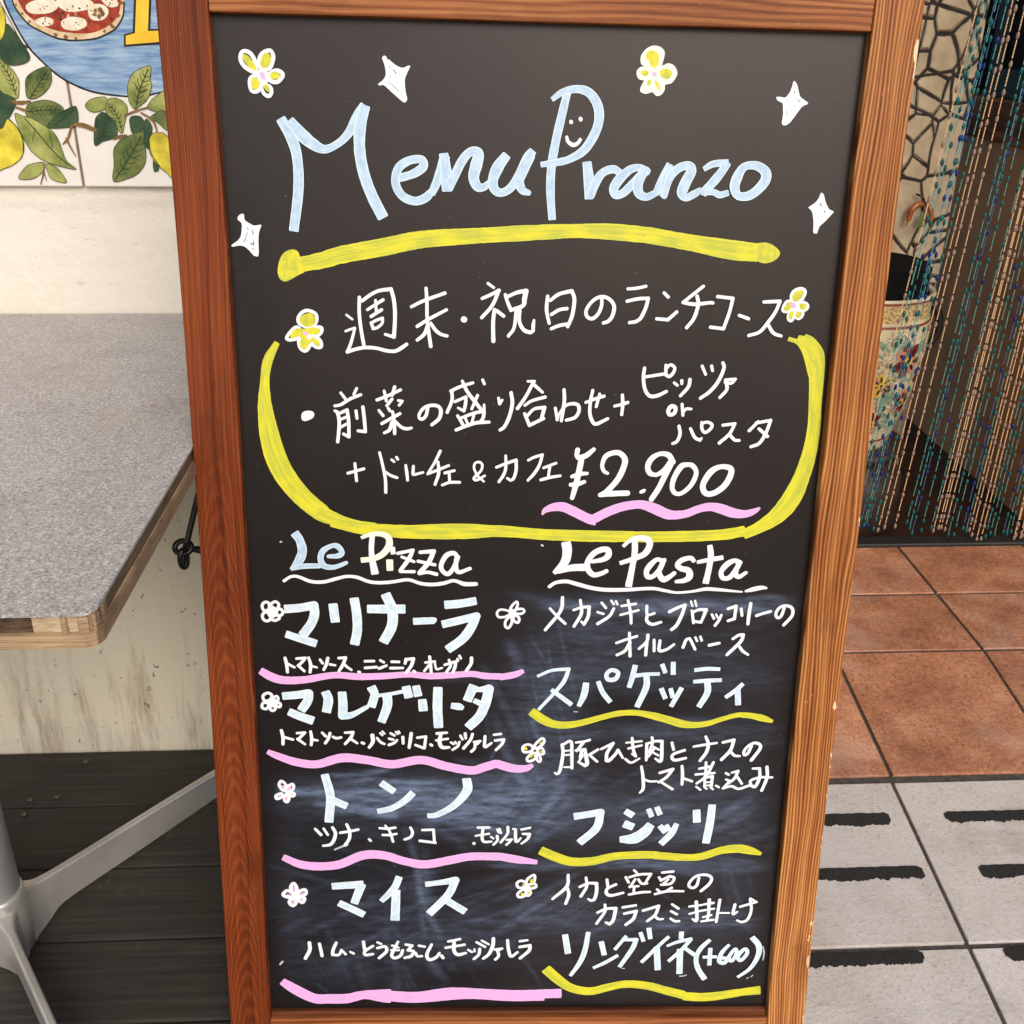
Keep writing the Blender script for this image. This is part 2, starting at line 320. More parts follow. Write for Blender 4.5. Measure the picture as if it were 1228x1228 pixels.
     '@white;p3248 3722 51 3242 3773 49 3261 3799 -53 3330 3777 55 3403 3714 43;p3287 3824 59 3271 3923 61 3242 4080 58 3214 4201 46;p3203 3986 37 3278 3959 45 3348 3953 35;p3196 4068 43 3261 4059 52 3326 4037 37;p3545 3948 35 3509 3925 39 3491 3868 41 3517 3785 51 3581 3748 55 3651 3746 55 3705 3802 61 3699 3885 61 3645 4011 62 3549 4128 58 3485 4166 -46 3621 4150 60 3749 4144 58;P3865 4129 3879 4111 3909 4099 3927 4107 3921 4128 3896 4144 3871 4144;p4160 3811 61 4096 3910 62 4018 3959 -41 3955 3939 56 3931 3871 57 3967 3793 59 4045 3747 47 4126 3760 59 4171 3826 59;p4166 3826 55 4104 3963 60 4051 4089 58 3987 4201 56;c4313 3850 45 4253 3872 58 4195 3982 52 4181 4077 48 4210 4134 44 4272 4139 42 4349 4074 46 4394 3990 48 4404 3916 45 4364 3860 49;c4639 3866 49 4551 3914 62 4488 4020 58 4484 4093 56 4528 4140 56 4609 4123 58 4695 4048 60 4743 3942 60 4732 3880 56;'),
    ('underline',
     '@pink;k2928 4375 17 2955 4332 52 3030 4299 78 3122 4293 94 3215 4328 96 3369 4404 96 3455 4432 94;k3450 4403 94 3560 4342 92 3680 4292 89 3801 4264 85 3903 4260 89 4018 4296 104 4145 4351 100 4228 4362 90;k4228 4362 90 4338 4345 79 4458 4295 79 4569 4272 84 4674 4290 100 4801 4331 97 4915 4340 79 5006 4311 58 5059 4276 25;'),
    ('pizza_heading_lettering',
     '@blue;f528 4596 89 573 4665 83 594 4783 90 550 4892 84 478 4969 32;f478 4969 27 599 4935 53 763 4928 49;r847 4829 36 939 4822 53 981 4789 52 941 4725 57 881 4720 46 798 4770 57 770 4846 59 794 4922 63 875 4943 51 947 4925 44 1019 4892 38;@white;f1279 4603 50 1267 4743 52 1275 4862 61 1299 5003 74;f1471 4729 52 1480 4794 48;p1524 4788 36 1672 4754 -38 1631 4846 46 1548 4967 42;p1564 4825 32 1682 4873 -32;p1548 4978 32 1682 4977 36;p1744 4774 40 1877 4762 -46 1826 4877 51 1738 4987 49;p1723 4867 36 1887 4903 36;p1733 4998 34 1815 4981 38 1903 5001 40;p2108 4819 49 2072 4778 49 2000 4804 55 1951 4897 51 1960 4962 47 2016 4997 49 2073 4928 47 2113 4819 49;p2098 4841 49 2093 4928 51 2125 4977 47 2233 4937 38;@ivory;f1172 4631 35 1259 4597 42 1350 4589 48 1431 4622 63 1440 4708 69 1378 4795 63 1286 4845 55 1168 4863 55;f1444 4859 68 1446 4963 66;'),
    ('underline',
     '@white;p405 5090 34 473 5046 32 544 5045 34 666 5093 38 789 5097 38 913 5063 38 1016 5037 34 1118 5044 38 1230 5086 38 1333 5099 38 1467 5089 38 1591 5066 36 1653 5070 36 1746 5102 38 1849 5112 41 1963 5100 41 2056 5071 38 2107 5076 38 2180 5103 47 2294 5102 43;'),
    ('pasta_heading_lettering',
     '@white;f3173 4659 95 3187 4751 93 3166 4860 85 3066 4977 43;f3102 4960 47 3235 4920 70 3380 4912 75;r3440 4851 38 3543 4828 53 3593 4789 64 3590 4729 59 3527 4725 59 3447 4769 59 3394 4857 58 3402 4934 58 3457 4989 54 3529 4977 47 3585 4949 43;f3738 4689 36 3792 4635 42 3872 4601 51 3966 4611 63 4000 4664 64 3964 4752 64 3884 4802 53 3716 4864 43;f3846 4591 59 3855 4753 60 3835 4940 60 3813 5106 69;p4138 4837 49 4080 4822 49 4016 4883 62 3983 4949 58 4002 5004 56 4059 4993 54 4117 4915 51 4153 4826 49;p4135 4870 56 4109 4959 58 4156 5030 67 4217 5002 54 4261 4963 47;p4445 4828 47 4412 4801 51 4330 4824 58 4287 4874 58 4326 4912 60 4401 4933 69 4416 4999 71 4366 5039 54 4288 5051 39;f4595 4668 53 4613 4766 60 4607 4898 58 4584 5064 65;f4483 4844 36 4612 4815 47 4735 4792 49;p4907 4844 60 4853 4823 51 4783 4862 64 4731 4940 56 4753 5007 52 4825 4995 54 4899 4872 54;p4894 4872 54 4874 4950 58 4909 4994 50 4979 4949 39;'),
    ('underline',
     '@white;p3024 5121 37 3085 5079 39 3189 5064 43 3294 5090 45 3431 5127 45 3579 5148 45 3788 5146 43 3956 5133 39 4081 5131 37 4188 5152 35 4305 5170 28 4462 5155 30 4586 5129 39 4692 5132 39 4841 5145 28 4958 5155 20;f4989 5149 24 5072 5126 48 5155 5108 43 5208 5113 22;'),
    ('dish_name_lettering',
     '@blue;f404 5387 90 544 5374 86 689 5345 -90 692 5440 93 657 5541 93 570 5666 98;f407 5657 78 532 5701 80 697 5756 85;f878 5332 90 897 5516 93;f1089 5268 90 1111 5435 93 1113 5604 93 1084 5758 94;f1223 5377 90 1399 5376 95 1585 5374 95;f1401 5220 98 1461 5375 103 1459 5554 104 1374 5732 100;f1678 5506 72 1804 5498 72 1882 5495 67 1900 5500 33;f1991 5325 88 2137 5310 86 2293 5279 84;f1966 5534 83 2128 5492 85 2305 5440 -78 2254 5559 96 2171 5685 96 2020 5807 92;'),
    ('dish_name_lettering',
     '@blue;f346 6340 83 479 6327 87 606 6309 -94 593 6391 96 526 6498 90;f403 6517 85 502 6564 90 639 6616 95;f777 6290 91 804 6378 99 781 6514 95;f946 6294 85 951 6436 94 945 6555 -95 1036 6548 68 1204 6452 45;f1244 6233 94 1275 6315 87 1241 6451 90;f1303 6327 40 1431 6308 40 1564 6278 40;f1404 6326 96 1403 6444 95 1342 6623 86;f1597 6225 89 1623 6342 90;f1698 6218 80 1719 6324 85;f1761 6371 85 1772 6489 95;f1921 6234 94 1917 6453 99 1928 6680 96;f2061 6434 68 2137 6445 79 2180 6463 45;f2284 6208 99 2222 6373 95;f2274 6255 56 2349 6248 56 2440 6242 -101 2415 6378 104 2353 6545 102 2236 6678 100;f2292 6373 56 2394 6425 61;'),
    ('topping_lettering',
     '@white;p383 5917 35 396 5986 37 401 6073 33;p406 5980 31 473 6018 29;p498 5922 31 587 5915 -33 549 5962 33 511 6002 31;p511 5997 31 572 6060 29;p619 5909 29 637 5990 37 629 6071 33;p642 6001 29 699 6018 24;p733 5931 29 758 5971 29;p812 5913 35 795 5983 35 767 6041 33;p832 5982 29 884 5991 26;p921 5912 31 991 5906 -35 963 5981 37 919 6057 31;p969 5975 31 1005 6010 31 1046 6041 27;r1117 6061 29 1130 6065 29;p1185 5944 31 1274 5941 31;p1186 6017 33 1300 6007 31;p1338 5932 29 1374 5954 29;p1326 6022 33 1363 6006 31 1400 5989 29;p1454 5946 33 1527 5947 31;p1442 6017 33 1564 6014 31;p1599 5918 38 1588 5964 31;p1599 5918 33 1673 5911 -38 1651 5987 38 1598 6066 36;r1675 6047 29 1688 6056 29;p1794 5951 29 1889 5938 29;p1836 5887 35 1847 5985 35 1852 6066 31;p1836 5973 31 1783 6043 29;p1889 5956 22 1900 6013 27 1916 6025 -27 1964 6007 22;p1990 5974 31 2101 5936 -33 2091 6006 36 2070 6058 31;p2032 5920 29 2048 5983 31 2006 6053 31;p2117 5907 27 2122 5930 27;p2137 5873 29 2151 5901 27;p2259 5895 38 2255 5958 38 2208 6038 36;'),
    ('topping_lettering',
     '@white;p314 6730 36 327 6808 39 324 6887 36;p343 6808 32 428 6834 30;p473 6759 30 554 6753 -32 481 6832 32;p476 6826 32 549 6886 30;p613 6740 32 621 6819 36 614 6894 34;p626 6831 32 680 6842 27;p731 6752 30 767 6794 32;p811 6757 34 793 6818 34 760 6872 34;p842 6799 32 874 6815 32 923 6805 30;p967 6750 30 1048 6744 -34 1025 6804 36 964 6879 32;p1025 6822 34 1088 6870 27;r1137 6864 30 1156 6873 32;p1246 6779 46 1250 6851 43 1212 6918 34;p1294 6808 27 1331 6857 32 1369 6877 27;p1327 6752 25 1349 6776 25;p1349 6732 25 1370 6756 25;p1435 6753 30 1473 6777 30;p1418 6814 30 1461 6826 30;p1417 6886 34 1472 6862 32 1499 6831 27;p1489 6735 25 1505 6759 25;p1516 6729 25 1527 6750 25;p1560 6795 37 1563 6867 32;p1647 6752 39 1636 6837 39 1624 6916 34;p1711 6800 32 1798 6787 -32 1782 6921 34;p1690 6885 30 1771 6918 -34 1784 6909 32;r1847 6878 30 1860 6889 30;p1911 6750 34 2014 6740 30;p1906 6829 30 2025 6810 28;p1955 6750 39 1939 6847 44 1966 6908 44 2037 6910 32;p2058 6852 28 2085 6870 28;p2101 6846 25 2112 6864 25;p2145 6846 30 2129 6894 32 2075 6937 30;p2155 6773 30 2177 6815 30;p2204 6748 34 2210 6803 30;p2280 6754 34 2259 6821 34 2189 6918 37;p2297 6845 30 2362 6832 -28 2330 6869 28;p2308 6857 32 2303 6918 32 2271 6955 35;p2410 6777 34 2406 6887 37 2423 6899 -35 2477 6856 28;p2502 6759 30 2572 6749 32;p2514 6825 32 2606 6813 -34 2586 6867 35 2527 6935 32;'),
    ('topping_lettering',
     '@white;p625 7894 33 683 7964 36;p713 7888 29 755 7964 29;p808 7875 38 837 7945 40 815 8035 41 774 8086 38 702 8099 29;p889 7938 33 984 7921 36 1078 7899 33;p958 7836 33 986 7919 38 982 8009 38 935 8092 38;r1193 8018 29 1209 8036 29;p1306 7880 29 1394 7886 33 1472 7873 31;p1338 7963 31 1410 7963 33 1483 7950 31;p1367 7848 26 1411 7918 31 1448 8046 31;p1633 7872 31 1655 7930 36 1633 7988 36 1571 8018 31;p1761 7901 31 1878 7897 -33 1889 8058 34;p1733 8033 34 1817 8045 34 1901 8058 29;p2350 7869 32 2471 7868 32;p2406 7883 35 2397 7974 35 2415 8041 35 2497 8041 27;p2328 7970 25 2472 7943 28;p2492 7981 25 2519 8003 25;p2558 7973 35 2562 8026 32 2520 8079 28;p2556 7890 25 2576 7928 28;p2582 7883 28 2599 7935 25;p2670 7860 35 2668 7943 32 2598 8049 31;p2663 8018 28 2716 8010 -25 2690 8048 28 2658 8079 28;p2726 7882 25 2752 7890 -34 2759 8026 39 2782 8033 32 2811 7995 25;p2818 7890 31 2909 7867 28;p2832 7942 28 2904 7946 -39 2886 8003 35 2822 8063 25;r2310 8061 35 2313 8063 35;'),
    ('topping_lettering',
     '@white;p516 9332 43 517 9428 45 465 9539 43;p626 9346 38 650 9505 40;p810 9333 38 773 9429 40 766 9491 -38 835 9491 35 865 9429 -33 910 9484 33;r963 9454 30 999 9474 30;p1109 9319 38 1119 9416 40;p1212 9375 35 1124 9443 38 1129 9492 40 1210 9482 35;p1264 9327 33 1304 9347 30;p1263 9402 35 1344 9382 38 1361 9444 40 1279 9534 38;p1489 9320 33 1441 9430 38 1418 9500 41 1452 9534 41 1516 9500 41 1540 9431 35;p1425 9368 30 1494 9396 28;p1413 9430 30 1499 9430 28;p1575 9355 33 1644 9369 -38 1597 9431 35;p1597 9431 35 1661 9445 40 1632 9507 41 1562 9530 36;p1719 9369 33 1782 9383 33;p1684 9465 33 1701 9507 33 1753 9507 30;p1859 9355 35 1807 9487 43 1836 9556 43 1911 9522 41 1946 9466 33;r1969 9501 36 1987 9531 38;p2044 9314 33 2171 9283 35;p2015 9397 35 2223 9356 35;p2107 9321 43 2108 9432 46 2149 9487 46 2236 9467 36;p2265 9425 30 2306 9453 30;p2334 9418 28 2335 9446 28;p2392 9412 36 2382 9488 38 2330 9543 36;p2356 9322 33 2450 9384 33;p2414 9301 30 2490 9350 28;p2541 9274 43 2537 9363 46 2498 9474 43 2435 9537 36;p2561 9419 36 2642 9405 -30 2590 9440 30;p2590 9433 38 2603 9502 38 2569 9551 36;p2698 9295 35 2712 9419 41 2743 9510 41 2812 9454 31;p2837 9309 35 2918 9295 30;p2833 9385 36 2949 9364 -43 2939 9434 43 2843 9534 38;'),
    ('dish_name_lettering',
     '@blue;f743 7243 83 795 7503 93 771 7805 94;f779 7523 84 960 7615 84;f1332 7339 79 1462 7438 75;f1289 7677 61 1439 7638 71 1571 7550 75 1659 7454 80;f2224 7285 93 2230 7422 98 2099 7598 80 1923 7712 66 1817 7730 57;'),
    ('dish_name_lettering',
     '@blue;f788 8606 83 1114 8580 93;f1103 8580 97 1019 8819 88;f857 8819 83 1119 8966 84;f1509 8487 78 1451 8632 83 1314 8792 59;f1474 8659 93 1459 9034 99;f1795 8579 64 1971 8553 68 2117 8526 -88 2039 8712 89 1835 8953 89;f1994 8765 84 2223 8926 89;'),
    ('dish_name_lettering',
     '@blue;f2934 6098 31 3077 6032 34 3252 6013 -38 3209 6148 45 3117 6278 38 2956 6476 34;f3084 6249 45 3295 6414 50;f3436 6170 65 3420 6300 70 3371 6431 45;f3559 6151 49 3613 6275 52 3694 6381 52;c3692 6021 45 3641 6068 45 3660 6127 47 3735 6120 49 3758 6050 45;f3930 5966 54 3906 6107 56 3880 6213 50;f3934 6083 43 4051 6065 40 4185 6060 38;f4052 6082 63 4055 6212 66 3975 6433 59;f4205 5952 47 4244 6046 45;f4317 5928 51 4326 6063 54;f4544 6014 43 4672 5997 43 4802 6000 41;f4542 6143 41 4682 6130 45 4828 6123 43;f4683 6136 66 4693 6266 68 4618 6428 57;f5054 6163 45 4984 6240 50 4887 6318 43;f5005 6228 61 5025 6401 62;f4212 6223 52 4263 6335 50;f4309 6222 48 4338 6322 48;f4423 6215 52 4371 6328 52 4328 6424 50;'),
    ('dish_name_lettering',
     '@blue;f3379 7733 81 3523 7707 81 3656 7681 -86 3620 7873 91 3448 8054 87;f3923 7668 72 4004 7718 76;f3920 7821 91 4012 7859 87;f3885 8014 77 4031 8001 126 4140 7923 121 4202 7833 96;f4168 7641 57 4207 7730 57;f4256 7616 57 4295 7705 62;f4304 7845 63 4365 7922 63;f4371 7832 48 4409 7897 48;f4482 7819 58 4434 7935 77 4329 8065 73;f4684 7652 81 4699 7793 87;f4848 7588 81 4841 7792 87 4816 8051 87;'),
    ('dish_name_lettering',
     '@blue;f3335 9234 68 3377 9477 72;f3592 9200 53 3565 9435 59 3513 9603 56 3415 9779 39;f3741 9325 61 3784 9499 59;f3669 9674 36 3795 9604 44 3937 9506 41;f4017 9249 43 3898 9429 41;f3979 9297 38 4131 9298 -51 4091 9422 56 3963 9660 46;f4172 9201 46 4214 9318 48;f4262 9146 56 4288 9284 51;f4492 9257 41 4372 9395 46 4207 9598 44;f4366 9395 69 4396 9697 72;f4479 9381 31 4599 9326 41 4754 9285 43;f4631 9195 56 4631 9285 56;f4743 9292 43 4642 9438 49 4510 9584 44;f4668 9396 44 4799 9501 49;f4629 9424 72 4645 9747 70;f4955 9299 46 4863 9410 54 4820 9536 52 4848 9677 60 4937 9826 65;f4896 9529 39 5049 9523 41;f4970 9410 49 4975 9635 49;f5178 9362 36 5104 9467 49 5083 9579 52 5139 9607 52 5170 9551 46 5098 9537 44;f5221 9453 44 5187 9537 46 5226 9579 44 5271 9481 46 5254 9418 41 5221 9453 39;f5327 9453 44 5286 9523 46 5326 9572 44 5389 9481 46 5366 9418 44 5305 9467 44;f5429 9265 64 5509 9370 67 5516 9510 59 5442 9679 47 5310 9799 37;'),
    ('topping_lettering',
     '@white;p3159 5234 35 3143 5380 39 2998 5585 35;p3037 5353 28 3119 5442 33 3196 5515 31;p3338 5260 30 3354 5400 37 3286 5543 35;p3274 5367 28 3357 5338 30 3430 5332 -39 3424 5434 37 3386 5519 -37 3358 5491 26;p3554 5286 30 3599 5341 30;p3517 5387 28 3576 5404 28;p3678 5346 33 3635 5431 35 3523 5512 35;p3648 5262 26 3676 5301 26;p3695 5267 26 3713 5301 26;p3756 5317 30 3897 5293 30;p3750 5413 28 3927 5361 28;p3816 5255 28 3850 5395 35 3861 5503 31;p4009 5315 33 4014 5394 33 4036 5410 28 4088 5393 31;p4020 5405 35 4018 5473 37 4074 5512 37 4162 5488 31;p4241 5374 37 4322 5328 35 4394 5299 -37 4370 5401 39 4325 5515 40 4275 5567 37;p4450 5259 24 4469 5310 24;p4491 5253 24 4509 5309 24;p4468 5360 31 4493 5491 33;p4479 5377 31 4536 5348 33 4610 5348 -42 4589 5421 35 4567 5484 -33 4497 5474 33;p4672 5398 29 4697 5443 29;p4715 5397 24 4733 5431 24;p4768 5403 31 4751 5454 33 4713 5517 35;p4831 5334 33 4909 5305 -37 4906 5395 35 4904 5441 -37 4842 5464 33;p4964 5333 33 4978 5406 31;p5055 5275 37 5048 5383 40 5046 5496 35;p5125 5405 35 5187 5381 33 5264 5358 33;p5399 5322 33 5376 5408 35 5340 5425 33 5320 5380 33 5351 5317 33 5413 5294 35 5479 5321 37 5487 5401 37 5412 5504 35;'),
    ('topping_lettering',
     '@white;p3724 5721 29 3828 5680 31 3928 5645 31;p3851 5611 31 3871 5864 36;p3862 5714 38 3814 5807 36 3736 5854 31;p4039 5632 38 4032 5701 35 3957 5783 29;p4032 5701 38 4030 5851 36;p4106 5683 31 4113 5804 33;p4166 5691 33 4162 5790 38 4188 5806 -35 4247 5783 33 4311 5731 29;p4406 5761 36 4432 5680 35 4468 5663 -31 4499 5720 33 4531 5783 31;p4524 5651 27 4545 5691 27;p4574 5644 29 4591 5684 29;p4672 5736 36 4772 5711 33;p4907 5664 31 4963 5623 35 5010 5617 -38 4990 5692 40 4863 5838 36;p4984 5750 33 5020 5796 34 5078 5836 29;'),
    ('topping_lettering',
     '@white;p3214 6876 35 3228 6973 39 3212 7134 40 3193 7208 37 3166 7221 -33 3149 7206 21;p3214 6882 32 3305 6838 35 3321 6973 -39 3329 7152 35;p3244 6949 21 3309 6942 21;p3246 6998 21 3311 6991 21;p3245 7140 21 3323 7139 26;p3360 6850 28 3442 6838 30 3501 6819 32;p3432 6856 39 3370 6948 32;p3359 6942 28 3457 6929 -35 3471 7009 42 3486 7095 47 3465 7120 -40 3392 7077 26;p3425 6948 39 3411 7022 35;p3438 6997 30 3402 7065 28;p3594 6928 32 3509 6990 33;p3503 6990 30 3590 7070 30;p3627 6922 30 3750 6854 -35 3690 6971 40 3688 7057 -42 3716 7057 40 3778 6983 37 3803 6933 -35 3858 7025 28;p3886 6847 25 4045 6828 28;p3912 6914 30 4048 6877 28;p3944 6792 32 3962 6920 35 3994 7006 -33 3954 6976 26;p3886 7038 30 3949 7080 30 4034 7031 23;p4101 6858 37 4107 7049 33;p4101 6858 30 4187 6827 32 4259 6827 -39 4263 7054 40 4200 7030 23;p4152 6785 35 4161 6846 32 4129 6956 30;p4164 6888 28 4232 6925 26;p4177 6919 33 4127 7005 30;p4168 6956 26 4231 6992 26;p4365 6844 35 4387 6924 33;p4503 6929 33 4395 6973 35 4376 7016 37 4412 7047 37 4521 7022 33;p4596 6886 28 4694 6867 33 4835 6842 28;p4714 6769 32 4748 6854 37 4734 6953 40 4675 7052 35;p4901 6835 33 5015 6804 -37 4986 6927 40 4901 7038 38;p4987 6939 33 5036 6988 35 5092 6994 26;p5204 6876 37 5177 6956 37 5141 6981 35 5131 6938 33 5170 6876 33 5233 6839 35 5291 6857 37 5296 6913 40 5218 7043 40;p4676 7145 31 4780 7120 31;'),
    ('topping_lettering',
     '@white;p4062 7129 30 4086 7254 38 4095 7392 38 4064 7442 26;p4105 7285 28 4162 7306 28 4234 7303 26;p4261 7203 33 4397 7159 -38 4336 7253 38 4257 7316 31;p4267 7303 28 4407 7397 33;p4491 7121 33 4504 7227 38 4506 7340 33;p4512 7264 31 4609 7301 31;p4743 7076 31 4749 7226 33;p4643 7220 31 4842 7200 28;p4821 7076 35 4755 7238 35 4662 7326 31;p4744 7238 33 4748 7364 31;p4757 7257 26 4822 7238 -38 4821 7363 33;p4761 7313 21 4817 7307 21;p4764 7351 21 4820 7344 21;p4659 7364 26 4706 7402 26;p4749 7374 24 4773 7389 26;p4810 7370 24 4840 7395 26;p4870 7351 28 4900 7369 29;p4964 7200 31 4994 7218 31;p4971 7275 28 5011 7293 -31 4946 7382 29;p4946 7382 29 5033 7356 33 5114 7387 33 5218 7349 33;p5025 7193 28 5091 7174 -35 5059 7262 36 4981 7337 28;p5091 7249 33 5143 7324 31;p5244 7142 28 5317 7142 -35 5326 7248 40 5291 7355 40 5246 7349 -36 5235 7286 33 5338 7248 33 5461 7247 28;p5393 7123 38 5405 7248 40 5363 7405 36;'),
    ('topping_lettering',
     '@white;p3340 8460 34 3329 8606 42 3180 8767 32;p3335 8619 35 3356 8713 40 3326 8827 37;p3472 8612 32 3562 8566 35 3654 8566 -42 3659 8673 42 3640 8767 40 3606 8787 -35 3571 8767 27;p3536 8493 32 3547 8606 37 3489 8733 37;p3766 8519 35 3782 8619 35;p3866 8579 35 3777 8632 37 3769 8693 40 3822 8720 40 3952 8686 32;p4057 8399 30 4088 8432 30;p3970 8486 32 4003 8552 35;p4010 8486 32 4117 8452 35 4243 8445 -35 4182 8572 32;p4075 8512 32 4023 8612 32;p4109 8512 32 4147 8565 32 4210 8565 -27;p4017 8606 27 4114 8599 30;p4069 8612 32 4067 8679 32;p4017 8706 32 4142 8679 35 4245 8672 30;p4365 8425 32 4484 8412 35;p4334 8485 32 4360 8525 35;p4354 8525 32 4448 8472 -35 4501 8492 35 4466 8565 35 4363 8579 -32;p4391 8559 30 4439 8512 27;p4321 8639 30 4351 8666 32;p4481 8619 35 4426 8659 35;p4302 8699 32 4438 8662 35 4611 8662 30;p4772 8492 35 4755 8585 37 4712 8619 37 4669 8592 35 4682 8532 35 4747 8465 35 4849 8452 37 4910 8491 37 4892 8565 40 4807 8659 37;'),
    ('topping_lettering',
     '@white;p3683 8943 35 3773 8895 35 3882 8888 -43 3861 9038 43 3823 9093 -40 3782 9072 33;p3759 8841 35 3763 8929 38 3678 9086 35;p3957 8875 35 4100 8848 33;p3979 8956 35 4110 8922 -40 4081 9025 43 4004 9100 38;p4185 8916 35 4355 8855 -38 4322 8970 40 4240 9052 35;p4317 8984 35 4360 9025 35 4412 9025 28;p4501 8834 30 4575 8889 33;p4496 8923 30 4562 8964 33;p4496 9018 30 4545 9052 35 4592 9052 33;p4695 8862 30 4833 8841 28;p4766 8801 43 4789 9039 40 4741 9025 28;p4702 8957 28 4827 8916 28;p4909 8774 43 4911 8875 38;p4855 8834 30 4958 8814 33;p4827 8916 30 4970 8889 30;p4915 8930 38 4906 9039 35;p4856 8998 28 4947 8971 28;p4843 9053 30 4976 9032 30;p5025 8774 38 5007 9060 35;p5027 8943 25 5143 8943 25;p5198 8835 40 5186 8957 35 5230 8930 -28;p5259 8862 33 5355 8828 35 5434 8801 -30 5360 8753 28;p5361 8767 35 5385 8903 35 5355 9026 38 5294 9060 33 5239 9039 28;'),
    ('star_drawing',
     '@white;P1427 308 1436 291 1458 289 1474 316 1487 316 1520 343 1565 369 1610 378 1637 365 1665 360 1663 376 1641 419 1622 469 1622 528 1631 587 1640 627 1630 650 1615 657 1594 647 1527 594 1442 524 1415 525 1393 521 1391 513 1429 483 1455 444 1453 390 1440 341;@dark;p1520 393 6 1533 409 8 1546 425 10;p1489 373 7 1498 377 7;p1483 498 4 1527 531 5 1568 567 3;p1497 447 4 1501 464 5;'),
    ('star_drawing',
     '@white;P5000 396 5030 418 5048 464 5067 515 5098 540 5137 563 5144 574 5130 586 5095 604 5054 661 5006 731 4984 749 4967 760 4934 755 4929 729 4932 664 4922 587 4907 574 4873 558 4861 537 4865 527 4902 528 4939 531 4972 492 4990 440;@dark;p5016 482 9 5019 492 9;p5050 543 6 5074 564 6;p5020 600 5 5033 591 5;p4963 633 4 4970 672 5;p4962 552 5 4965 562 5;'),
    ('star_drawing',
     '@white;P5342 1320 5370 1338 5385 1382 5426 1454 5461 1471 5475 1482 5456 1508 5409 1563 5362 1610 5347 1656 5340 1673 5313 1671 5305 1648 5300 1575 5283 1502 5265 1471 5241 1451 5257 1435 5301 1402 5329 1357;@dark;p5341 1424 6 5348 1415 13 5354 1433 7;p5385 1473 5 5394 1486 8 5387 1493 5;'),
    ('star_drawing',
     '@white;P157 1622 187 1622 193 1671 238 1701 274 1716 330 1708 334 1722 313 1776 305 1849 300 1972 271 1982 253 1973 209 1924 168 1897 127 1894 75 1904 63 1892 95 1867 124 1848 150 1807 162 1743 162 1698 133 1672 130 1650 140 1638;@dark;p209 1738 7 219 1749 9;p256 1755 7 260 1786 9 252 1794 5;p211 1778 5 195 1824 6 175 1861 7;p239 1873 13 262 1882 11 261 1850 7;p248 1914 7 264 1927 7;'),
    ('flower_drawing',
     '@white;c267 281 32 231 298 32 223 356 34 265 413 34 343 444 34 347 370 34 314 304 34;c475 271 31 412 294 34 379 352 34 389 410 34 460 416 34 494 357 34 500 308 34;c522 427 31 467 458 34 465 508 35 527 519 35 574 472 35 566 443 34;c377 477 29 306 487 29 290 538 31 305 596 31 354 599 31 387 552 29;c410 543 26 391 568 28 411 618 31 451 634 35 475 600 31 463 558 28;@yellow;P248 310 270 307 300 330 333 374 354 415 344 432 300 416 258 372 240 335;P412 310 444 291 470 300 481 341 466 387 429 413 399 401 389 369;P467 458 504 436 539 448 554 468 528 494 492 499 471 483;P314 495 350 490 371 519 369 561 346 586 319 579 303 546;P406 543 428 538 454 567 461 596 443 601 413 572;@ivory;P380 423 425 409 450 442 457 500 428 542 388 539 359 494 352 453;@pink;P388 443 406 443 422 467 428 501 412 509 390 489 380 460;'),
    ('flower_drawing',
     '@ivory;P3650 270 3653 228 3684 181 3723 155 3767 144 3813 153 3847 177 3857 206 3851 252 3841 302 3885 283 3931 291 3965 324 3977 362 3962 404 3928 443 3878 456 3876 495 3856 530 3825 548 3797 544 3768 519 3718 533 3677 526 3660 505 3673 458 3689 428 3647 417 3623 384 3625 346 3651 320 3682 311 3661 299;@yellow;P3696 243 3703 201 3734 184 3775 191 3804 215 3809 261 3800 303 3769 321 3741 305 3730 272;P3821 353 3847 331 3897 330 3931 350 3924 388 3898 410 3857 403 3832 382;P3658 362 3680 344 3717 352 3727 372 3701 390 3673 382;P3725 423 3748 418 3752 448 3733 469 3718 449;P3785 430 3808 434 3834 471 3831 501 3806 476;@pink;P3758 363 3776 354 3795 371 3792 389 3769 390;'),
    ('flower_drawing',
     '@white;c723 2455 31 673 2473 31 637 2518 31 636 2562 31 669 2591 31 728 2605 31 778 2584 31 804 2534 31 791 2481 31;c619 2607 31 568 2643 31 524 2703 31 535 2723 31 580 2722 31 636 2701 31 653 2641 30;c645 2711 31 633 2761 31 652 2810 31 691 2825 31 722 2794 31 734 2744 31;c754 2719 30 758 2763 31 792 2788 31 832 2787 31 838 2747 31 809 2708 31;c762 2629 30 798 2604 30 842 2608 31 844 2642 31 815 2678 31 775 2688 30;@yellow;P646 2542 672 2503 717 2480 762 2484 788 2520 789 2559 763 2590 723 2605 684 2594 655 2572;P557 2683 588 2637 629 2617 668 2621 738 2615 768 2604 812 2618 832 2623 826 2658 795 2673 761 2669 765 2699 804 2718 823 2752 817 2775 783 2763 754 2739 728 2764 702 2795 677 2813 647 2791 644 2746 655 2711 626 2691 581 2710 561 2707;@white;P711 2680 736 2669 755 2684 749 2714 724 2719 708 2700;@pink;P669 2666 687 2645 712 2650 711 2670 688 2683;'),
    ('flower_drawing',
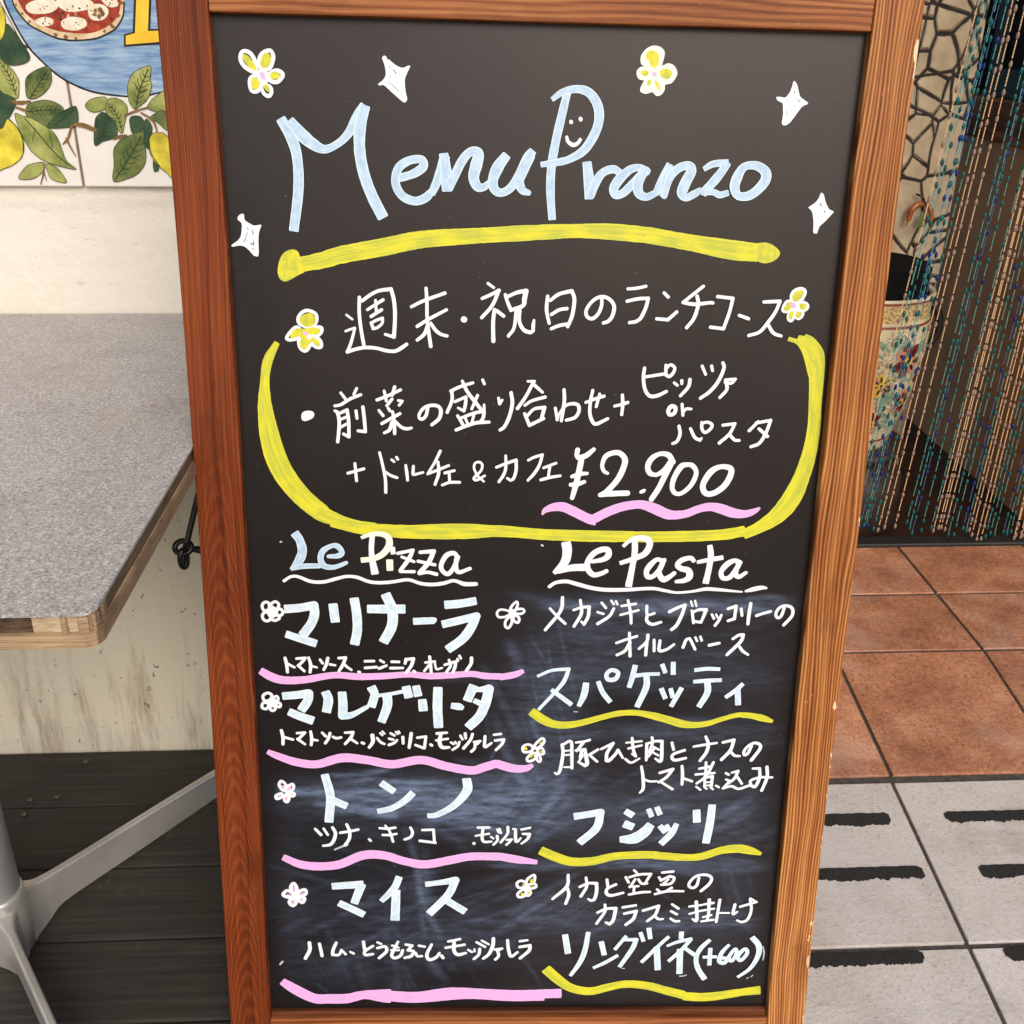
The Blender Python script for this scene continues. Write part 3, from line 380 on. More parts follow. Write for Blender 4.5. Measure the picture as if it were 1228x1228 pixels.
     '@white;c5240 2165 28 5186 2189 30 5165 2228 30 5174 2268 30 5212 2292 30 5261 2271 30 5286 2221 30 5284 2182 30;c5171 2288 28 5125 2289 28 5096 2354 28 5114 2378 28 5154 2372 28 5182 2342 28;c5248 2296 28 5299 2295 29 5327 2324 29 5315 2354 29 5276 2365 28 5248 2341 28;c5179 2367 25 5153 2412 27 5162 2452 27 5189 2461 27 5206 2431 27 5206 2386 25;c5231 2381 25 5223 2421 27 5253 2440 27 5281 2420 27 5288 2385 27 5260 2365 25;P5176 2283 5236 2281 5255 2360 5200 2371 5166 2342;@yellow;P5175 2228 5207 2193 5241 2180 5267 2189 5268 2221 5249 2256 5226 2282 5191 2282 5173 2258;P5106 2343 5137 2303 5171 2288 5180 2322 5163 2362 5129 2370 5107 2363;P5249 2308 5279 2300 5314 2314 5309 2344 5280 2360 5253 2341;P5174 2372 5195 2371 5200 2401 5181 2441 5161 2437 5155 2407;P5223 2396 5236 2376 5269 2380 5270 2410 5252 2433 5228 2426;@pink;P5164 2322 5177 2297 5202 2297 5215 2321 5207 2346 5182 2342;'),
    ('flower_drawing',
     '@white;c206 5317 30 179 5356 30 197 5406 30 244 5389 30 247 5327 30;c315 5310 30 272 5333 30 275 5388 30 322 5388 30 344 5343 30;c212 5422 30 177 5456 30 193 5507 30 239 5512 30 262 5455 30;c358 5387 30 316 5405 30 319 5449 30 360 5454 30 382 5421 30;c303 5455 30 266 5489 30 296 5511 30 343 5488 30 334 5460 30;P234 5378 287 5355 331 5399 324 5455 261 5489 222 5434;'),
    ('flower_drawing',
     '@white;c2700 5284 24 2649 5341 28 2645 5397 28 2691 5374 28 2713 5317 26;c2764 5362 26 2702 5368 28 2671 5408 28 2745 5413 28 2781 5390 24;c2682 5430 26 2678 5487 28 2721 5509 28 2730 5458 28;c2651 5442 26 2599 5488 28 2595 5550 28 2627 5567 28 2658 5510 28;c2629 5386 24 2545 5370 24 2509 5404 26 2525 5449 26 2588 5448 26 2640 5414 26;P2629 5386 2670 5363 2703 5407 2672 5464 2630 5453;'),
    ('flower_drawing',
     '@white;c194 6306 31 145 6336 31 153 6389 31 206 6388 31 235 6335 31;c282 6341 29 250 6364 29 264 6400 29 297 6376 29;c142 6418 29 129 6471 31 176 6483 31 194 6430 29;c290 6411 29 273 6447 29 309 6464 29 316 6429 29;c226 6429 29 208 6477 31 233 6506 31 266 6476 29;P191 6382 255 6353 279 6417 240 6465 188 6441;'),
    ('flower_drawing',
     '@white;c3005 6804 28 2942 6865 30 2922 6920 30 2987 6901 30 3028 6840 28;c2844 6878 28 2806 6909 30 2819 6964 30 2890 6957 30 2911 6920 30 2888 6884 28;c3009 6920 25 2960 6938 28 2978 6987 28 3027 6981 28;c2901 6982 28 2854 7037 30 2871 7074 30 2936 7043 30 2940 6981 30;c2967 6987 26 2952 7037 28 2981 7079 28 2997 7049 28;@yellow;P2823 6909 2845 6908 2854 6929 2840 6945 2821 6933;P2886 7006 2907 6988 2922 7000 2903 7024 2887 7037;P2975 6865 3001 6840 3007 6853 2986 6877;P2983 6950 3004 6948 3016 6963 2998 6972;'),
    ('flower_drawing',
     '@white;c2966 8460 29 2899 8513 32 2890 8580 32 2958 8566 32 2979 8507 30;c2826 8533 30 2785 8567 32 2805 8620 32 2874 8613 32 2878 8560 32;c2981 8573 27 2907 8593 30 2937 8633 30 2994 8613 30;c2852 8646 30 2796 8700 32 2814 8743 32 2882 8720 32 2881 8660 32;c2915 8653 27 2887 8700 30 2911 8727 30 2939 8687 30;P2867 8580 2907 8573 2920 8646 2863 8646;@yellow;P2928 8520 2962 8513 2969 8546 2935 8566;P2844 8580 2867 8573 2870 8593 2847 8600;P2830 8693 2864 8687 2865 8713 2836 8720;P2904 8673 2927 8676 2922 8700 2902 8697;P2942 8600 2976 8600 2971 8613 2948 8613;'),
    ('flower_drawing',
     '@white;c290 7319 32 266 7368 35 307 7430 35 336 7368 32;c408 7355 32 341 7393 35 333 7443 35 406 7417 32;c382 7455 33 339 7467 35 403 7499 35 419 7467 33;c332 7480 33 314 7542 35 341 7567 35 363 7517 33;c284 7468 33 229 7493 35 238 7530 35 294 7500 33;@pink;P288 7381 310 7368 319 7410 298 7405;P352 7405 392 7385 373 7425;P315 7517 348 7505 342 7542 320 7542;'),
    ('flower_drawing',
     '@white;c375 8567 36 339 8620 39 358 8699 39 405 8646 39;c488 8646 37 415 8686 39 436 8733 37 500 8699 37;c304 8659 37 253 8712 39 312 8744 39 369 8712 37;c356 8760 37 316 8805 39 353 8853 39 393 8805 37;c458 8739 37 412 8765 39 456 8813 39 484 8765 37;P347 8699 404 8686 436 8739 378 8779;@pink;P361 8620 382 8612 385 8659 366 8664;P437 8699 478 8680 473 8707 445 8717;P291 8707 329 8699 324 8720 297 8723;P344 8797 376 8781 366 8813 347 8824;P435 8760 462 8760 456 8786 438 8786;'),
    ('underline',
     '@pink;k135 6063 79 233 6125 93 357 6163 88 568 6157 80 864 6104 71 1116 6118 75 1369 6109 71 1623 6090 66 1834 6105 71 2046 6094 71 2258 6078 67 2407 6100 71 2615 6105 67;'),
    ('underline',
     '@pink;k2556 6113 71 2704 6081 71 2788 6041 49;'),
    ('underline',
     '@pink;k164 6978 55 259 7025 78 450 7097 92 665 7121 92 926 7046 101 1184 7069 97 1444 7117 97 1748 7066 97 2009 7138 97 2271 7186 98 2402 7149 97 2532 7104 97;k2532 7104 97 2708 7159 98 2840 7159 79 2915 7121 46;'),
    ('underline',
     '@pink;k275 8246 77 450 8331 96 649 8357 101 873 8331 101 1121 8219 106 1344 8218 101 1566 8291 97 1790 8330 102 2059 8277 102 2283 8232 97 2598 8232 97;k2598 8232 97 2779 8268 97 2994 8302 54;'),
    ('underline',
     '@pink;k203 9851 97 344 9959 126 544 10076 127 722 10085 127 913 10081 127 1105 10032 113 1396 10018 127;k913 10093 85 1105 10055 70 1296 10087 85 1396 10103 85;k1340 10036 124 1695 10060 134 2070 9999 124 2445 10007 103 2822 10031 114 3312 10021 125;k1340 10070 93 1695 10095 93 2258 10051 83 2729 10082 83 3125 10078 83;'),
    ('underline',
     '@yellow;y2887 6500 95 2987 6577 100 3108 6637 87 3261 6650 78 3433 6616 69 3648 6549 64 3798 6512 64 3972 6504 64 4157 6539 80;y4156 6539 80 4301 6580 83 4457 6628 85 4590 6641 71 4720 6624 62 4870 6571 55 5019 6525 55 5129 6520 58;y5081 6524 60 5169 6529 64 5303 6559 74 5405 6594 37;'),
    ('underline',
     '@yellow;y3035 8158 106 3184 8231 112 3367 8294 107 3594 8288 102 3818 8230 93 4066 8209 93 4288 8208 93;y4271 8214 93 4591 8239 88 4772 8228 88 4994 8150 93 5175 8128 103 5314 8154 93 5432 8193 39;'),
    ('underline',
     '@yellow;y3141 9693 123 3275 9828 119 3409 9935 109 3553 9985 107 3684 9989 104 3836 9944 102 4012 9901 99 4166 9902 102 4334 9931 104 4492 9982 105 4709 10047 113;y4721 10065 113 4914 10080 113 5104 10063 113 5293 10028 105 5435 10004 103 5578 9986 118;'),
    ('chalk_speck',
     '@chalk;p385 4686 19 395 4687 19;p3988 9686 10 4024 9689 10;p4652 9793 16 4691 9793 16 4728 9779 13;p5565 9398 15 5585 9482 21 5582 9580 13;p5420 9828 13 5436 9814 13;p5466 9807 13 5482 9785 16;p2934 4688 21 2946 4695 21;p3323 6498 11 3361 6500 11;p823 8151 19 890 8118 24 958 8089 29;p183 9622 25 213 9584 22;'),
]
# ------------------------------------------------------------------ glaze drawing on the tiles, in metres on the wall: x, z
MURAL = [
    ('sea', 'sea', [-0.5237, 1.1097, -0.5245, 1.0926, -0.5164, 1.0695, -0.5049, 1.046, -0.4863, 1.0253, -0.4694, 1.0118, -0.4422, 0.9998, -0.4105, 0.9948, -0.3812, 0.9941, -0.3577, 0.9989, -0.3181, 1.0128, -0.2914, 1.0298, -0.2683, 1.0511, -0.2507, 1.0756, -0.2389, 1.102, -0.2332, 1.129, -0.2338, 1.1555, -0.2404, 1.1802, -0.2527, 1.2023, -0.2703, 1.2207, -0.2917, 1.2349, -0.3164, 1.2446, -0.3436, 1.2494, -0.3718, 1.2489, -0.4004, 1.2432, -0.4278, 1.2326, -0.4531, 1.2177, -0.4758, 1.1988, -0.4941, 1.1764, -0.5076, 1.1516, -0.5157, 1.1254]),
    ('sea', 'outline', [-0.5254, 1.1012, 0.0023, -0.5245, 1.0926, 0.0023, -0.5164, 1.0695, 0.0023, -0.5049, 1.046, 0.0023, -0.4863, 1.0253, 0.0023, -0.4694, 1.0118, 0.0023, -0.4422, 0.9998, 0.0023, -0.4105, 0.9948, 0.0019, -0.3812, 0.9941, 0.0019, -0.3577, 0.9989, 0.0019]),
    ('pizza', 'crust', [-0.5072, 1.1184, -0.5161, 1.1041, -0.5149, 1.0941, -0.5105, 1.0841, -0.5028, 1.0749, -0.4944, 1.0688, -0.4739, 1.0597, -0.4616, 1.0574, -0.4491, 1.0564, -0.4265, 1.0587, -0.4113, 1.0642, -0.4009, 1.0702, -0.3911, 1.0825, -0.3871, 1.0971, -0.3877, 1.1057, -0.3948, 1.1213, -0.4211, 1.1322, -0.461, 1.1345, -0.4898, 1.1285]),
    ('pizza', 'outline', [-0.5167, 1.1041, 0.0019, -0.5149, 1.0941, 0.0019, -0.5105, 1.0841, 0.0019, -0.5029, 1.0743, 0.0019, -0.4946, 1.0683, 0.0019, -0.474, 1.0591, 0.0019, -0.4618, 1.0565, 0.0019, -0.4492, 1.0558, 0.0019, -0.4266, 1.0581, 0.0019, -0.4114, 1.0636, 0.0019, -0.4003, 1.0699, 0.0019, -0.3905, 1.0825, 0.0019, -0.3868, 1.0971, 0.0019]),
    ('pizza', 'sauce', [-0.4999, 1.1157, -0.5092, 1.1042, -0.5073, 1.0928, -0.5013, 1.0827, -0.4874, 1.0727, -0.4727, 1.067, -0.4573, 1.0643, -0.432, 1.0639, -0.4119, 1.0706, -0.3977, 1.081, -0.3916, 1.0941, -0.3909, 1.1056, -0.3999, 1.1184, -0.425, 1.1274, -0.4619, 1.1289, -0.4844, 1.1244]),
    ('pizza', 'cheese', [-0.501, 1.0928, -0.489, 1.0987, -0.4716, 1.1004, -0.4634, 1.0933, -0.4725, 1.086, -0.4886, 1.0838, -0.4992, 1.0857]),
    ('pizza', 'cheese', [-0.4658, 1.0976, -0.4478, 1.1021, -0.4263, 1.0995, -0.4227, 1.0923, -0.4376, 1.0878, -0.4565, 1.0876]),
    ('pizza', 'cheese', [-0.4632, 1.0759, -0.4513, 1.0813, -0.4359, 1.0791, -0.4345, 1.0718, -0.4474, 1.0667, -0.4613, 1.0686]),
    ('pizza', 'cheese', [-0.4295, 1.0894, -0.4207, 1.0952, -0.4099, 1.0939, -0.4063, 1.0867, -0.4138, 1.0788, -0.425, 1.0778, -0.4297, 1.0821]),
    ('pizza', 'cheese', [-0.493, 1.077, -0.4813, 1.0809, -0.4723, 1.0781, -0.4749, 1.0723, -0.4877, 1.0713]),
    ('pizza', 'cheese', [-0.4133, 1.1025, -0.3976, 1.1027, -0.3941, 1.0941, -0.4054, 1.0925]),
    ('pizza', 'crust', [-0.4218, 1.0886, -0.4153, 1.0895, -0.4135, 1.0852, -0.4181, 1.0817, -0.4232, 1.0836]),
    ('letter', 'outline2', [-0.3615, 1.1732, -0.3815, 1.0657, -0.392, 1.0632, -0.394, 1.0495, -0.3344, 1.0537, -0.3324, 1.0697, -0.3602, 1.0694, -0.3421, 1.1735]),
    ('letter', 'letter', [-0.3591, 1.1733, -0.3788, 1.0645, -0.39, 1.0617, -0.3914, 1.0519, -0.3341, 1.0567, -0.3326, 1.068, -0.3634, 1.067, -0.3443, 1.1735]),
    ('lemon', 'lemon', [-0.537, 1.0924, -0.5288, 1.0896, -0.5273, 1.0781, -0.5311, 1.0635, -0.5374, 1.0552, -0.5445, 1.0545]),
    ('lemon', 'lemon', [-0.5461, 0.967, -0.5393, 0.9617, -0.5345, 0.9523, -0.5322, 0.9364, -0.5375, 0.9226, -0.549, 0.9138, -0.5598, 0.9095, -0.5733, 0.9081, -0.565, 0.9505, -0.5539, 0.9569]),
    ('lemon', 'lemon', [-0.3732, 0.9511, -0.3654, 0.9524, -0.3574, 0.9503, -0.3493, 0.9359, -0.3538, 0.9, -0.3626, 0.9052, -0.3736, 0.9157, -0.3796, 0.9286, -0.3791, 0.9421]),
    ('leaf', 'dark', [-0.5267, 1.0729, -0.5202, 1.0659, -0.5135, 1.0548, -0.5068, 1.0356, -0.5242, 1.0279, -0.5393, 1.0323, -0.5419, 1.0516, -0.5333, 1.0634]),
    ('leaf', 'light', [-0.5477, 1.0382, -0.5419, 1.0352, -0.5312, 1.0248, -0.5252, 1.0143, -0.525, 1.0067, -0.5295, 0.9913, -0.5402, 0.9943, -0.5546, 1.0034]),
    ('leaf', 'mid', [-0.518, 0.9921, -0.5178, 1.0037, -0.5146, 1.0144, -0.5029, 1.0221, -0.4867, 1.0268, -0.4847, 1.0162, -0.4876, 1.007, -0.496, 0.9978, -0.5086, 0.9909]),
    ('leaf', 'dark', [-0.5552, 1.0003, -0.5435, 0.9943, -0.532, 0.9867, -0.5456, 0.9664, -0.5539, 0.9569, -0.5644, 0.9537]),
    ('leaf', 'mid', [-0.5232, 0.9728, -0.5211, 0.9806, -0.5161, 0.9853, -0.4975, 0.9891, -0.4836, 0.9855, -0.4767, 0.9778, -0.4884, 0.9668, -0.503, 0.9582, -0.5165, 0.965]),
    ('leaf', 'dark', [-0.4997, 0.9582, -0.4857, 0.9731, -0.4751, 0.9778, -0.4614, 0.9817, -0.463, 0.9622, -0.4786, 0.9574]),
    ('leaf', 'light', [-0.5361, 0.9733, -0.5284, 0.9712, -0.5146, 0.9666, -0.4955, 0.9541, -0.4892, 0.9431, -0.4868, 0.9319, -0.4835, 0.9183, -0.4735, 0.9086, -0.4929, 0.9118, -0.5116, 0.9188, -0.5245, 0.9301, -0.5321, 0.9476, -0.5354, 0.9602]),
    ('leaf', 'light', [-0.5456, 0.8968, -0.5386, 0.9073, -0.5291, 0.9139, -0.5115, 0.9159, -0.5146, 0.9058, -0.529, 0.8966]),
    ('leaf', 'light', [-0.5085, 0.9143, -0.498, 0.9111, -0.4925, 0.9043, -0.4882, 0.8922, -0.5041, 0.8954, -0.5085, 0.9026]),
    ('leaf', 'light', [-0.4502, 0.9824, -0.4457, 0.9883, -0.4387, 0.9915, -0.4254, 0.9931, -0.4216, 0.986, -0.4293, 0.9782, -0.4428, 0.9759]),
    ('leaf', 'light', [-0.4265, 0.9797, -0.4209, 0.9907, -0.4109, 0.9917, -0.4019, 0.9862, -0.3998, 0.9784, -0.404, 0.9674, -0.4103, 0.9515, -0.4157, 0.9594, -0.4178, 0.9673, -0.4244, 0.9719]),
    ('leaf', 'dark', [-0.4461, 0.9379, -0.4411, 0.9655, -0.435, 0.9734, -0.4282, 0.9751, -0.4181, 0.9657, -0.4155, 0.9562, -0.4193, 0.9467, -0.4349, 0.9418]),
    ('leaf', 'light', [-0.396, 1.0047, -0.3912, 1.0155, -0.3837, 1.0226, -0.366, 1.0288, -0.3677, 1.0142, -0.3671, 1.0065, -0.3732, 0.9926, -0.3844, 0.9832, -0.3914, 0.98, -0.3966, 0.9893]),
    ('leaf', 'light', [-0.3749, 0.9801, -0.3705, 0.9889, -0.365, 0.9933, -0.3509, 1.0005, -0.354, 0.9772]),
    ('leaf', 'dark', [-0.3977, 0.9699, -0.386, 0.9713, -0.3816, 0.9628, -0.3869, 0.9533, -0.397, 0.9516, -0.3994, 0.9579]),
    ('leaf', 'mid', [-0.4295, 0.8941, -0.4258, 0.9144, -0.424, 0.9306, -0.4188, 0.9387, -0.4095, 0.9458, -0.3836, 0.9533, -0.3845, 0.9389, -0.3849, 0.9244, -0.3891, 0.913, -0.3989, 0.9031, -0.4115, 0.8974]),
    ('leaf', 'mid', [-0.3729, 0.9707, -0.3555, 0.9778, -0.3535, 0.9551, -0.3655, 0.9645]),
    ('leaf', 'dark', [-0.3799, 0.9676, -0.373, 0.9581, -0.3802, 0.9341, -0.3851, 0.9421]),
    ('leaf', 'dark', [-0.3765, 0.9196, -0.3712, 0.9091, -0.3772, 0.9065]),
    ('stem', 'brown', [-0.5383, 0.9876, 0.0026, -0.5273, 0.9858, 0.0045, -0.515, 0.9878, 0.0019]),
    ('stem', 'brown', [-0.5332, 0.9805, 0.0026, -0.524, 0.9775, 0.0032, -0.5178, 0.976, 0.0013]),
    ('stem', 'brown', [-0.4654, 0.9613, 0.0045, -0.4551, 0.9601, 0.0058, -0.4428, 0.9551, 0.0045]),
    ('stem', 'brown', [-0.4699, 0.96, 0.0026, -0.4774, 0.9447, 0.0032, -0.4844, 0.9383, 0.0013]),
    ('stem', 'brown', [-0.4791, 0.9447, 0.0026, -0.4753, 0.9335, 0.0023, -0.4709, 0.9239, 0.001]),
    ('stem', 'brown', [-0.4212, 0.9451, 0.0032, -0.4142, 0.9474, 0.0039, -0.4057, 0.949, 0.0026]),
    ('stem', 'brown', [-0.404, 0.9721, 0.0019, -0.3901, 0.9775, 0.0026, -0.3747, 0.9817, 0.0019]),
    ('stem', 'brown', [-0.3838, 0.9754, 0.0019, -0.3717, 0.9676, 0.0029, -0.368, 0.9581, 0.0023, -0.3678, 0.9518, 0.0013]),
    ('stem', 'brown', [-0.5106, 0.9156, 0.0016, -0.5145, 0.9026, 0.0019, -0.5201, 0.8901, 0.001]),
    ('stem', 'brown', [-0.5132, 0.9042, 0.0013, -0.512, 0.8944, 0.001]),
    ('vein', 'ink', [-0.5251, 0.9681, 0.001, -0.5098, 0.9477, 0.0013, -0.4939, 0.9254, 0.0013, -0.4766, 0.9099, 0.001]),
    ('vein', 'ink', [-0.515, 0.9908, 0.001, -0.5027, 1.0054, 0.001, -0.4882, 1.0237, 0.001]),
    ('vein', 'ink', [-0.3896, 0.9807, 0.001, -0.3818, 1.0018, 0.0013, -0.3688, 1.0248, 0.001]),
    ('vein', 'ink', [-0.4268, 0.8964, 0.001, -0.4083, 0.9194, 0.0013, -0.3875, 0.9485, 0.001]),
    ('vein', 'ink', [-0.5305, 0.9944, 0.001, -0.5345, 1.0157, 0.001, -0.5425, 1.0322, 0.001]),
    ('vein', 'ink', [-0.521, 0.9759, 0.001, -0.5012, 0.9776, 0.001, -0.48, 0.9778, 0.001]),
    ('vein', 'ink', [-0.4911, 0.9605, 0.001, -0.4653, 0.9779, 0.001]),
    ('vein', 'ink', [-0.4098, 0.9547, 0.001, -0.4136, 0.9736, 0.001, -0.4216, 0.986, 0.001]),
    ('vein', 'ink', [-0.4435, 0.9401, 0.001, -0.4308, 0.9577, 0.001, -0.4268, 0.9735, 0.001]),
    ('vein', 'ink', [-0.4988, 0.9541, 0.0006, -0.4972, 0.935, 0.001]),
    ('vein', 'ink', [-0.5147, 0.9572, 0.0006, -0.5208, 0.9413, 0.0006]),
    ('vein', 'ink', [-0.4083, 0.9194, 0.0006, -0.4152, 0.9291, 0.0006]),
    ('vein', 'ink', [-0.4043, 0.9243, 0.0006, -0.3932, 0.9195, 0.0006]),
    ('vein', 'ink', [-0.3818, 1.0018, 0.0006, -0.3886, 1.0109, 0.0006]),
    ('vein', 'ink', [-0.3834, 0.9972, 0.0006, -0.372, 1.0019, 0.0006]),
    ('vein', 'ink', [-0.5299, 1.0968, 0.001, -0.5068, 1.0356, 0.001]),
    ('vein', 'ink', [-0.5453, 0.9679, 0.0013, -0.5373, 0.9586, 0.001, -0.5321, 0.9444, 0.0013, -0.5341, 0.93, 0.001]),
    ('vein', 'ink', [-0.3782, 0.9485, 0.0013, -0.3782, 0.9293, 0.0013, -0.3692, 0.9114, 0.0013]),
]

# ================================================================== the setting
ZF = 0.083                      # level of the terracotta landing above the deck
Y_WALL = 1.404
Y_STEP = 1.5225                 # where the landing tips down into the ramp
SLOPE = math.tan(R(7.2))

def ramp_z(y):
    return ZF - (Y_STEP - y) * SLOPE

def plaster(name):
    t = NT(name)
    co = t.coord('Object')
    z = t.sep(co)[2]
    big = t.noise(t.mapping(co, scale=(3, 3, 3)), 1.0, 4.0)
    small = t.noise(co, 38.0, 5.0, 0.65)
    col = t.ramp(big, ((0.3, (0.68, 0.635, 0.54)), (0.7, (0.76, 0.72, 0.64))))
    low = t.mask(z, 0.75, 0.35)                       # grubby splash zone near the deck
    col = t.mix(t.math('MULTIPLY', low, 0.55), col, (0.76, 0.685, 0.50))
    drips = t.noise(t.mapping(co, scale=(26, 26, 3.0)), 1.0, 5.0, 0.7)
    foot = t.mask(z, 0.42, 0.05)
    col = t.mix(t.math('MULTIPLY', t.mask(t.math('ADD', drips, t.math('MULTIPLY', foot, 0.10)), 0.56, 0.78), t.math('MULTIPLY', foot, 0.70)), col, (0.27, 0.195, 0.115))
    spots = t.noise(t.mapping(co, scale=(80, 80, 52)), 1.0, 4.0, 0.65)
    sp = t.math('MULTIPLY', t.mask(spots, 0.655, 0.71), t.mask(z, 0.70, 0.40))
    col = t.mix(t.math('MULTIPLY', sp, 0.85), col, (0.10, 0.085, 0.05))
    grime = t.noise(t.mapping(co, scale=(2.2, 2.2, 30)), 1.0, 4.0, 0.6)
    under = t.math('MULTIPLY', t.mask(z, 0.845, 0.887), t.mask(grime, 0.38, 0.7))
    col = t.mix(t.math('MULTIPLY', under, 0.6), col, (0.30, 0.27, 0.20))
    yel = t.noise(t.mapping(co, scale=(9, 9, 4)), 1.0, 3.0)
    col = t.mix(t.math('MULTIPLY', t.mask(yel, 0.55, 0.75), 0.22), col, (0.66, 0.60, 0.42))
    trowel = t.noise(t.mapping(co, scale=(8, 8, 13), rot=(0, 0.5, 0)), 1.0, 5.0, 0.62, 0.3)
    scuff = t.noise(t.mapping(co, scale=(40, 40, 130), rot=(0, 0.3, 0), loc=(3, 0, 1)), 1.0, 4.0, 0.65)
    col = t.mix(t.math('MULTIPLY', t.mask(scuff, 0.62, 0.72), 0.35), col, (0.36, 0.32, 0.24))
    t.bump(t.math('ADD', t.math('ADD', small, t.math('MULTIPLY', big, 1.5)), t.math('MULTIPLY', trowel, 0.8)), 0.5, 0.006)
    return t.out(col, 0.9)

M_PLASTER = plaster('painted_plaster')
bm = bmesh.new()
box(bm, -3.2, 0.42, Y_WALL, Y_WALL + 0.16, -0.05, 2.9)
w = obj('plaster_wall', bm, M_PLASTER)
tag(w, 'cream plastered wall with grime and specks, behind the grey table', 'wall')
bm = bmesh.new()
box(bm, 0.26, 0.42, Y_WALL + 0.163, 2.12, -0.05, 2.9)
w = obj('return_wall', bm, M_PLASTER)
tag(w, 'cream plastered return wall running back from the corner to the doorway', 'wall')

# wooden deck: weathered planks running left to right
def deck_wood():
    t = NT('weathered_deck_wood')
    co = t.coord('Object')
    rnd = t.n('Attribute', {'attribute_name': 'plank'}).outputs['Fac']
    sh = t.n('CombineXYZ', X=t.math('MULTIPLY', rnd, 7.0), Y=t.math('MULTIPLY', rnd, 3.0)).outputs[0]
    v = t.n('VectorMath', {'operation': 'ADD'}, i0=co, i1=sh).outputs[0]
    g = t.noise(t.mapping(v, scale=(5, 120, 60)), 1.0, 4.0, 0.6)
    b = t.noise(t.mapping(v, scale=(4, 9, 9)), 1.0, 4.0, 0.6)
    col = t.ramp(g, ((0.25, (0.011, 0.009, 0.0075)), (0.6, (0.037, 0.031, 0.025)), (0.85, (0.072, 0.062, 0.051))))
    col = t.mix(t.math('MULTIPLY', t.mask(b, 0.45, 0.75), 0.45), col, (0.040, 0.038, 0.018))
    col = t.mix(t.math('MULTIPLY', rnd, 0.4), col, (0.017, 0.015, 0.013))
    scr = t.noise(t.mapping(v, scale=(60, 8, 60)), 1.0, 3.0, 0.6)
    scm = t.math('MULTIPLY', t.mask(scr, 0.62, 0.8), t.mask(b, 0.42, 0.6))
    col = t.mix(t.math('MULTIPLY', scm, 0.55), col, (0.17, 0.15, 0.12))
    t.bump(g, 0.5, 0.002)
    return t.out(col, 0.75)

M_DECK = deck_wood()
M_DARK = plain('dark_void', (0.012, 0.011, 0.010), 0.9)
SEAMS = [1.402, 1.2705, 1.1402, 1.0110, 0.8847]
y = 0.8847
while y > -0.35:
    y -= 0.128
    SEAMS.append(y)
bm = bmesh.new()
pl = bm.verts.layers.float.new('plank')
for k in range(len(SEAMS) - 1):
    y1, y0 = SEAMS[k] - 0.0018, SEAMS[k + 1] + 0.0018
    r = random.random()
    for v in box(bm, -3.2, 0.03, y0, y1, -0.024, random.uniform(-0.0012, 0.0012)):
        v[pl] = r
deck = bevel(obj('wooden_deck', bm, M_DECK), 0.003)
tag(deck, kind='structure')
bm = bmesh.new()
box(bm, -3.2, 0.03, SEAMS[-1], 1.404, -0.20, -0.027)
obj('deck_underside', bm, M_DARK, deck)
M_SCREW = plain('rusty_screw_steel', (0.16, 0.14, 0.12), 0.5, 0.7)
for (x, y) in ((-0.657, 1.285), (-0.618, 1.290), (-0.654, 1.253), (-0.668, 1.150), (-0.60, 1.372), (-0.665, 0.905), (-0.70, 1.02), (-0.70, 1.13)):
    bm = bmesh.new()
    lathe(bm, [(0.0042, 0.0), (0.0042, 0.0018), (0.003, 0.0024), (0.0006, 0.0012)], 12)
    s = obj('screw', bm, M_SCREW, deck, True)
    s.location = (x, y, 0.0006)

# tiled ramp and landing
def tile_mat(name, stops, blot, blot_amt, rough=0.55, bumpd=0.003, lime=None):
    t = NT(name)
    co = t.coord('Object')
    rnd = t.n('Attribute', {'attribute_name': 'tile'}).outputs['Fac']
    v = t.n('VectorMath', {'operation': 'ADD'}, i0=co, i1=t.n('CombineXYZ', X=t.math('MULTIPLY', rnd, 5.0), Y=t.math('MULTIPLY', rnd, 9.0)).outputs[0]).outputs[0]
    n1 = t.noise(v, 11.0, 5.0, 0.6)
    n2 = t.noise(v, 150.0, 5.0, 0.75)
    n3 = t.noise(t.mapping(v, scale=(190, 190, 190)), 1.0, 3.0, 0.7)
    f = t.math('ADD', t.math('MULTIPLY', n1, 0.50), t.math('MULTIPLY', n2, 0.50))
    col = t.ramp(f, stops)
    col = t.mix(t.math('MULTIPLY', t.mask(n3, 0.57, 0.68), blot_amt), col, blot)
    pale = t.noise(v, 6.0, 5.0, 0.65)
    if lime:
        col = t.mix(t.math('MULTIPLY', t.mask(pale, 0.48, 0.68), 0.40), col, lime)
    col = t.mix(t.math('MULTIPLY', rnd, 0.22), col, (0.05, 0.028, 0.018))
    foot = t.noise(t.mapping(v, scale=(5, 14, 5), rot=(0, 0, 0.6)), 1.0, 5.0, 0.7)
    col = t.mix(t.math('MULTIPLY', t.mask(foot, 0.52, 0.70), 0.20), col, (0.07, 0.05, 0.04))
    t.bump(t.math('ADD', n2, n3), 0.35, bumpd)
    return t.out(col, rough)

M_TERRA = tile_mat('terracotta_tile', ((0.34, (0.19, 0.070, 0.035)), (0.5, (0.43, 0.175, 0.088)), (0.66, (0.66, 0.33, 0.19))), (0.12, 0.045, 0.025), 0.85, 0.50, lime=(0.60, 0.40, 0.32))
M_GREY = tile_mat('grey_stone_tile', ((0.30, (0.48, 0.425, 0.385)), (0.5, (0.61, 0.565, 0.53)), (0.72, (0.70, 0.67, 0.65))), (0.30, 0.255, 0.23), 0.6, 0.6, lime=(0.70, 0.68, 0.69))
M_GROUT = plain('dark_grout', (0.060, 0.050, 0.043), 0.9, var=0.35, scale=120)
GAP = 0.0028

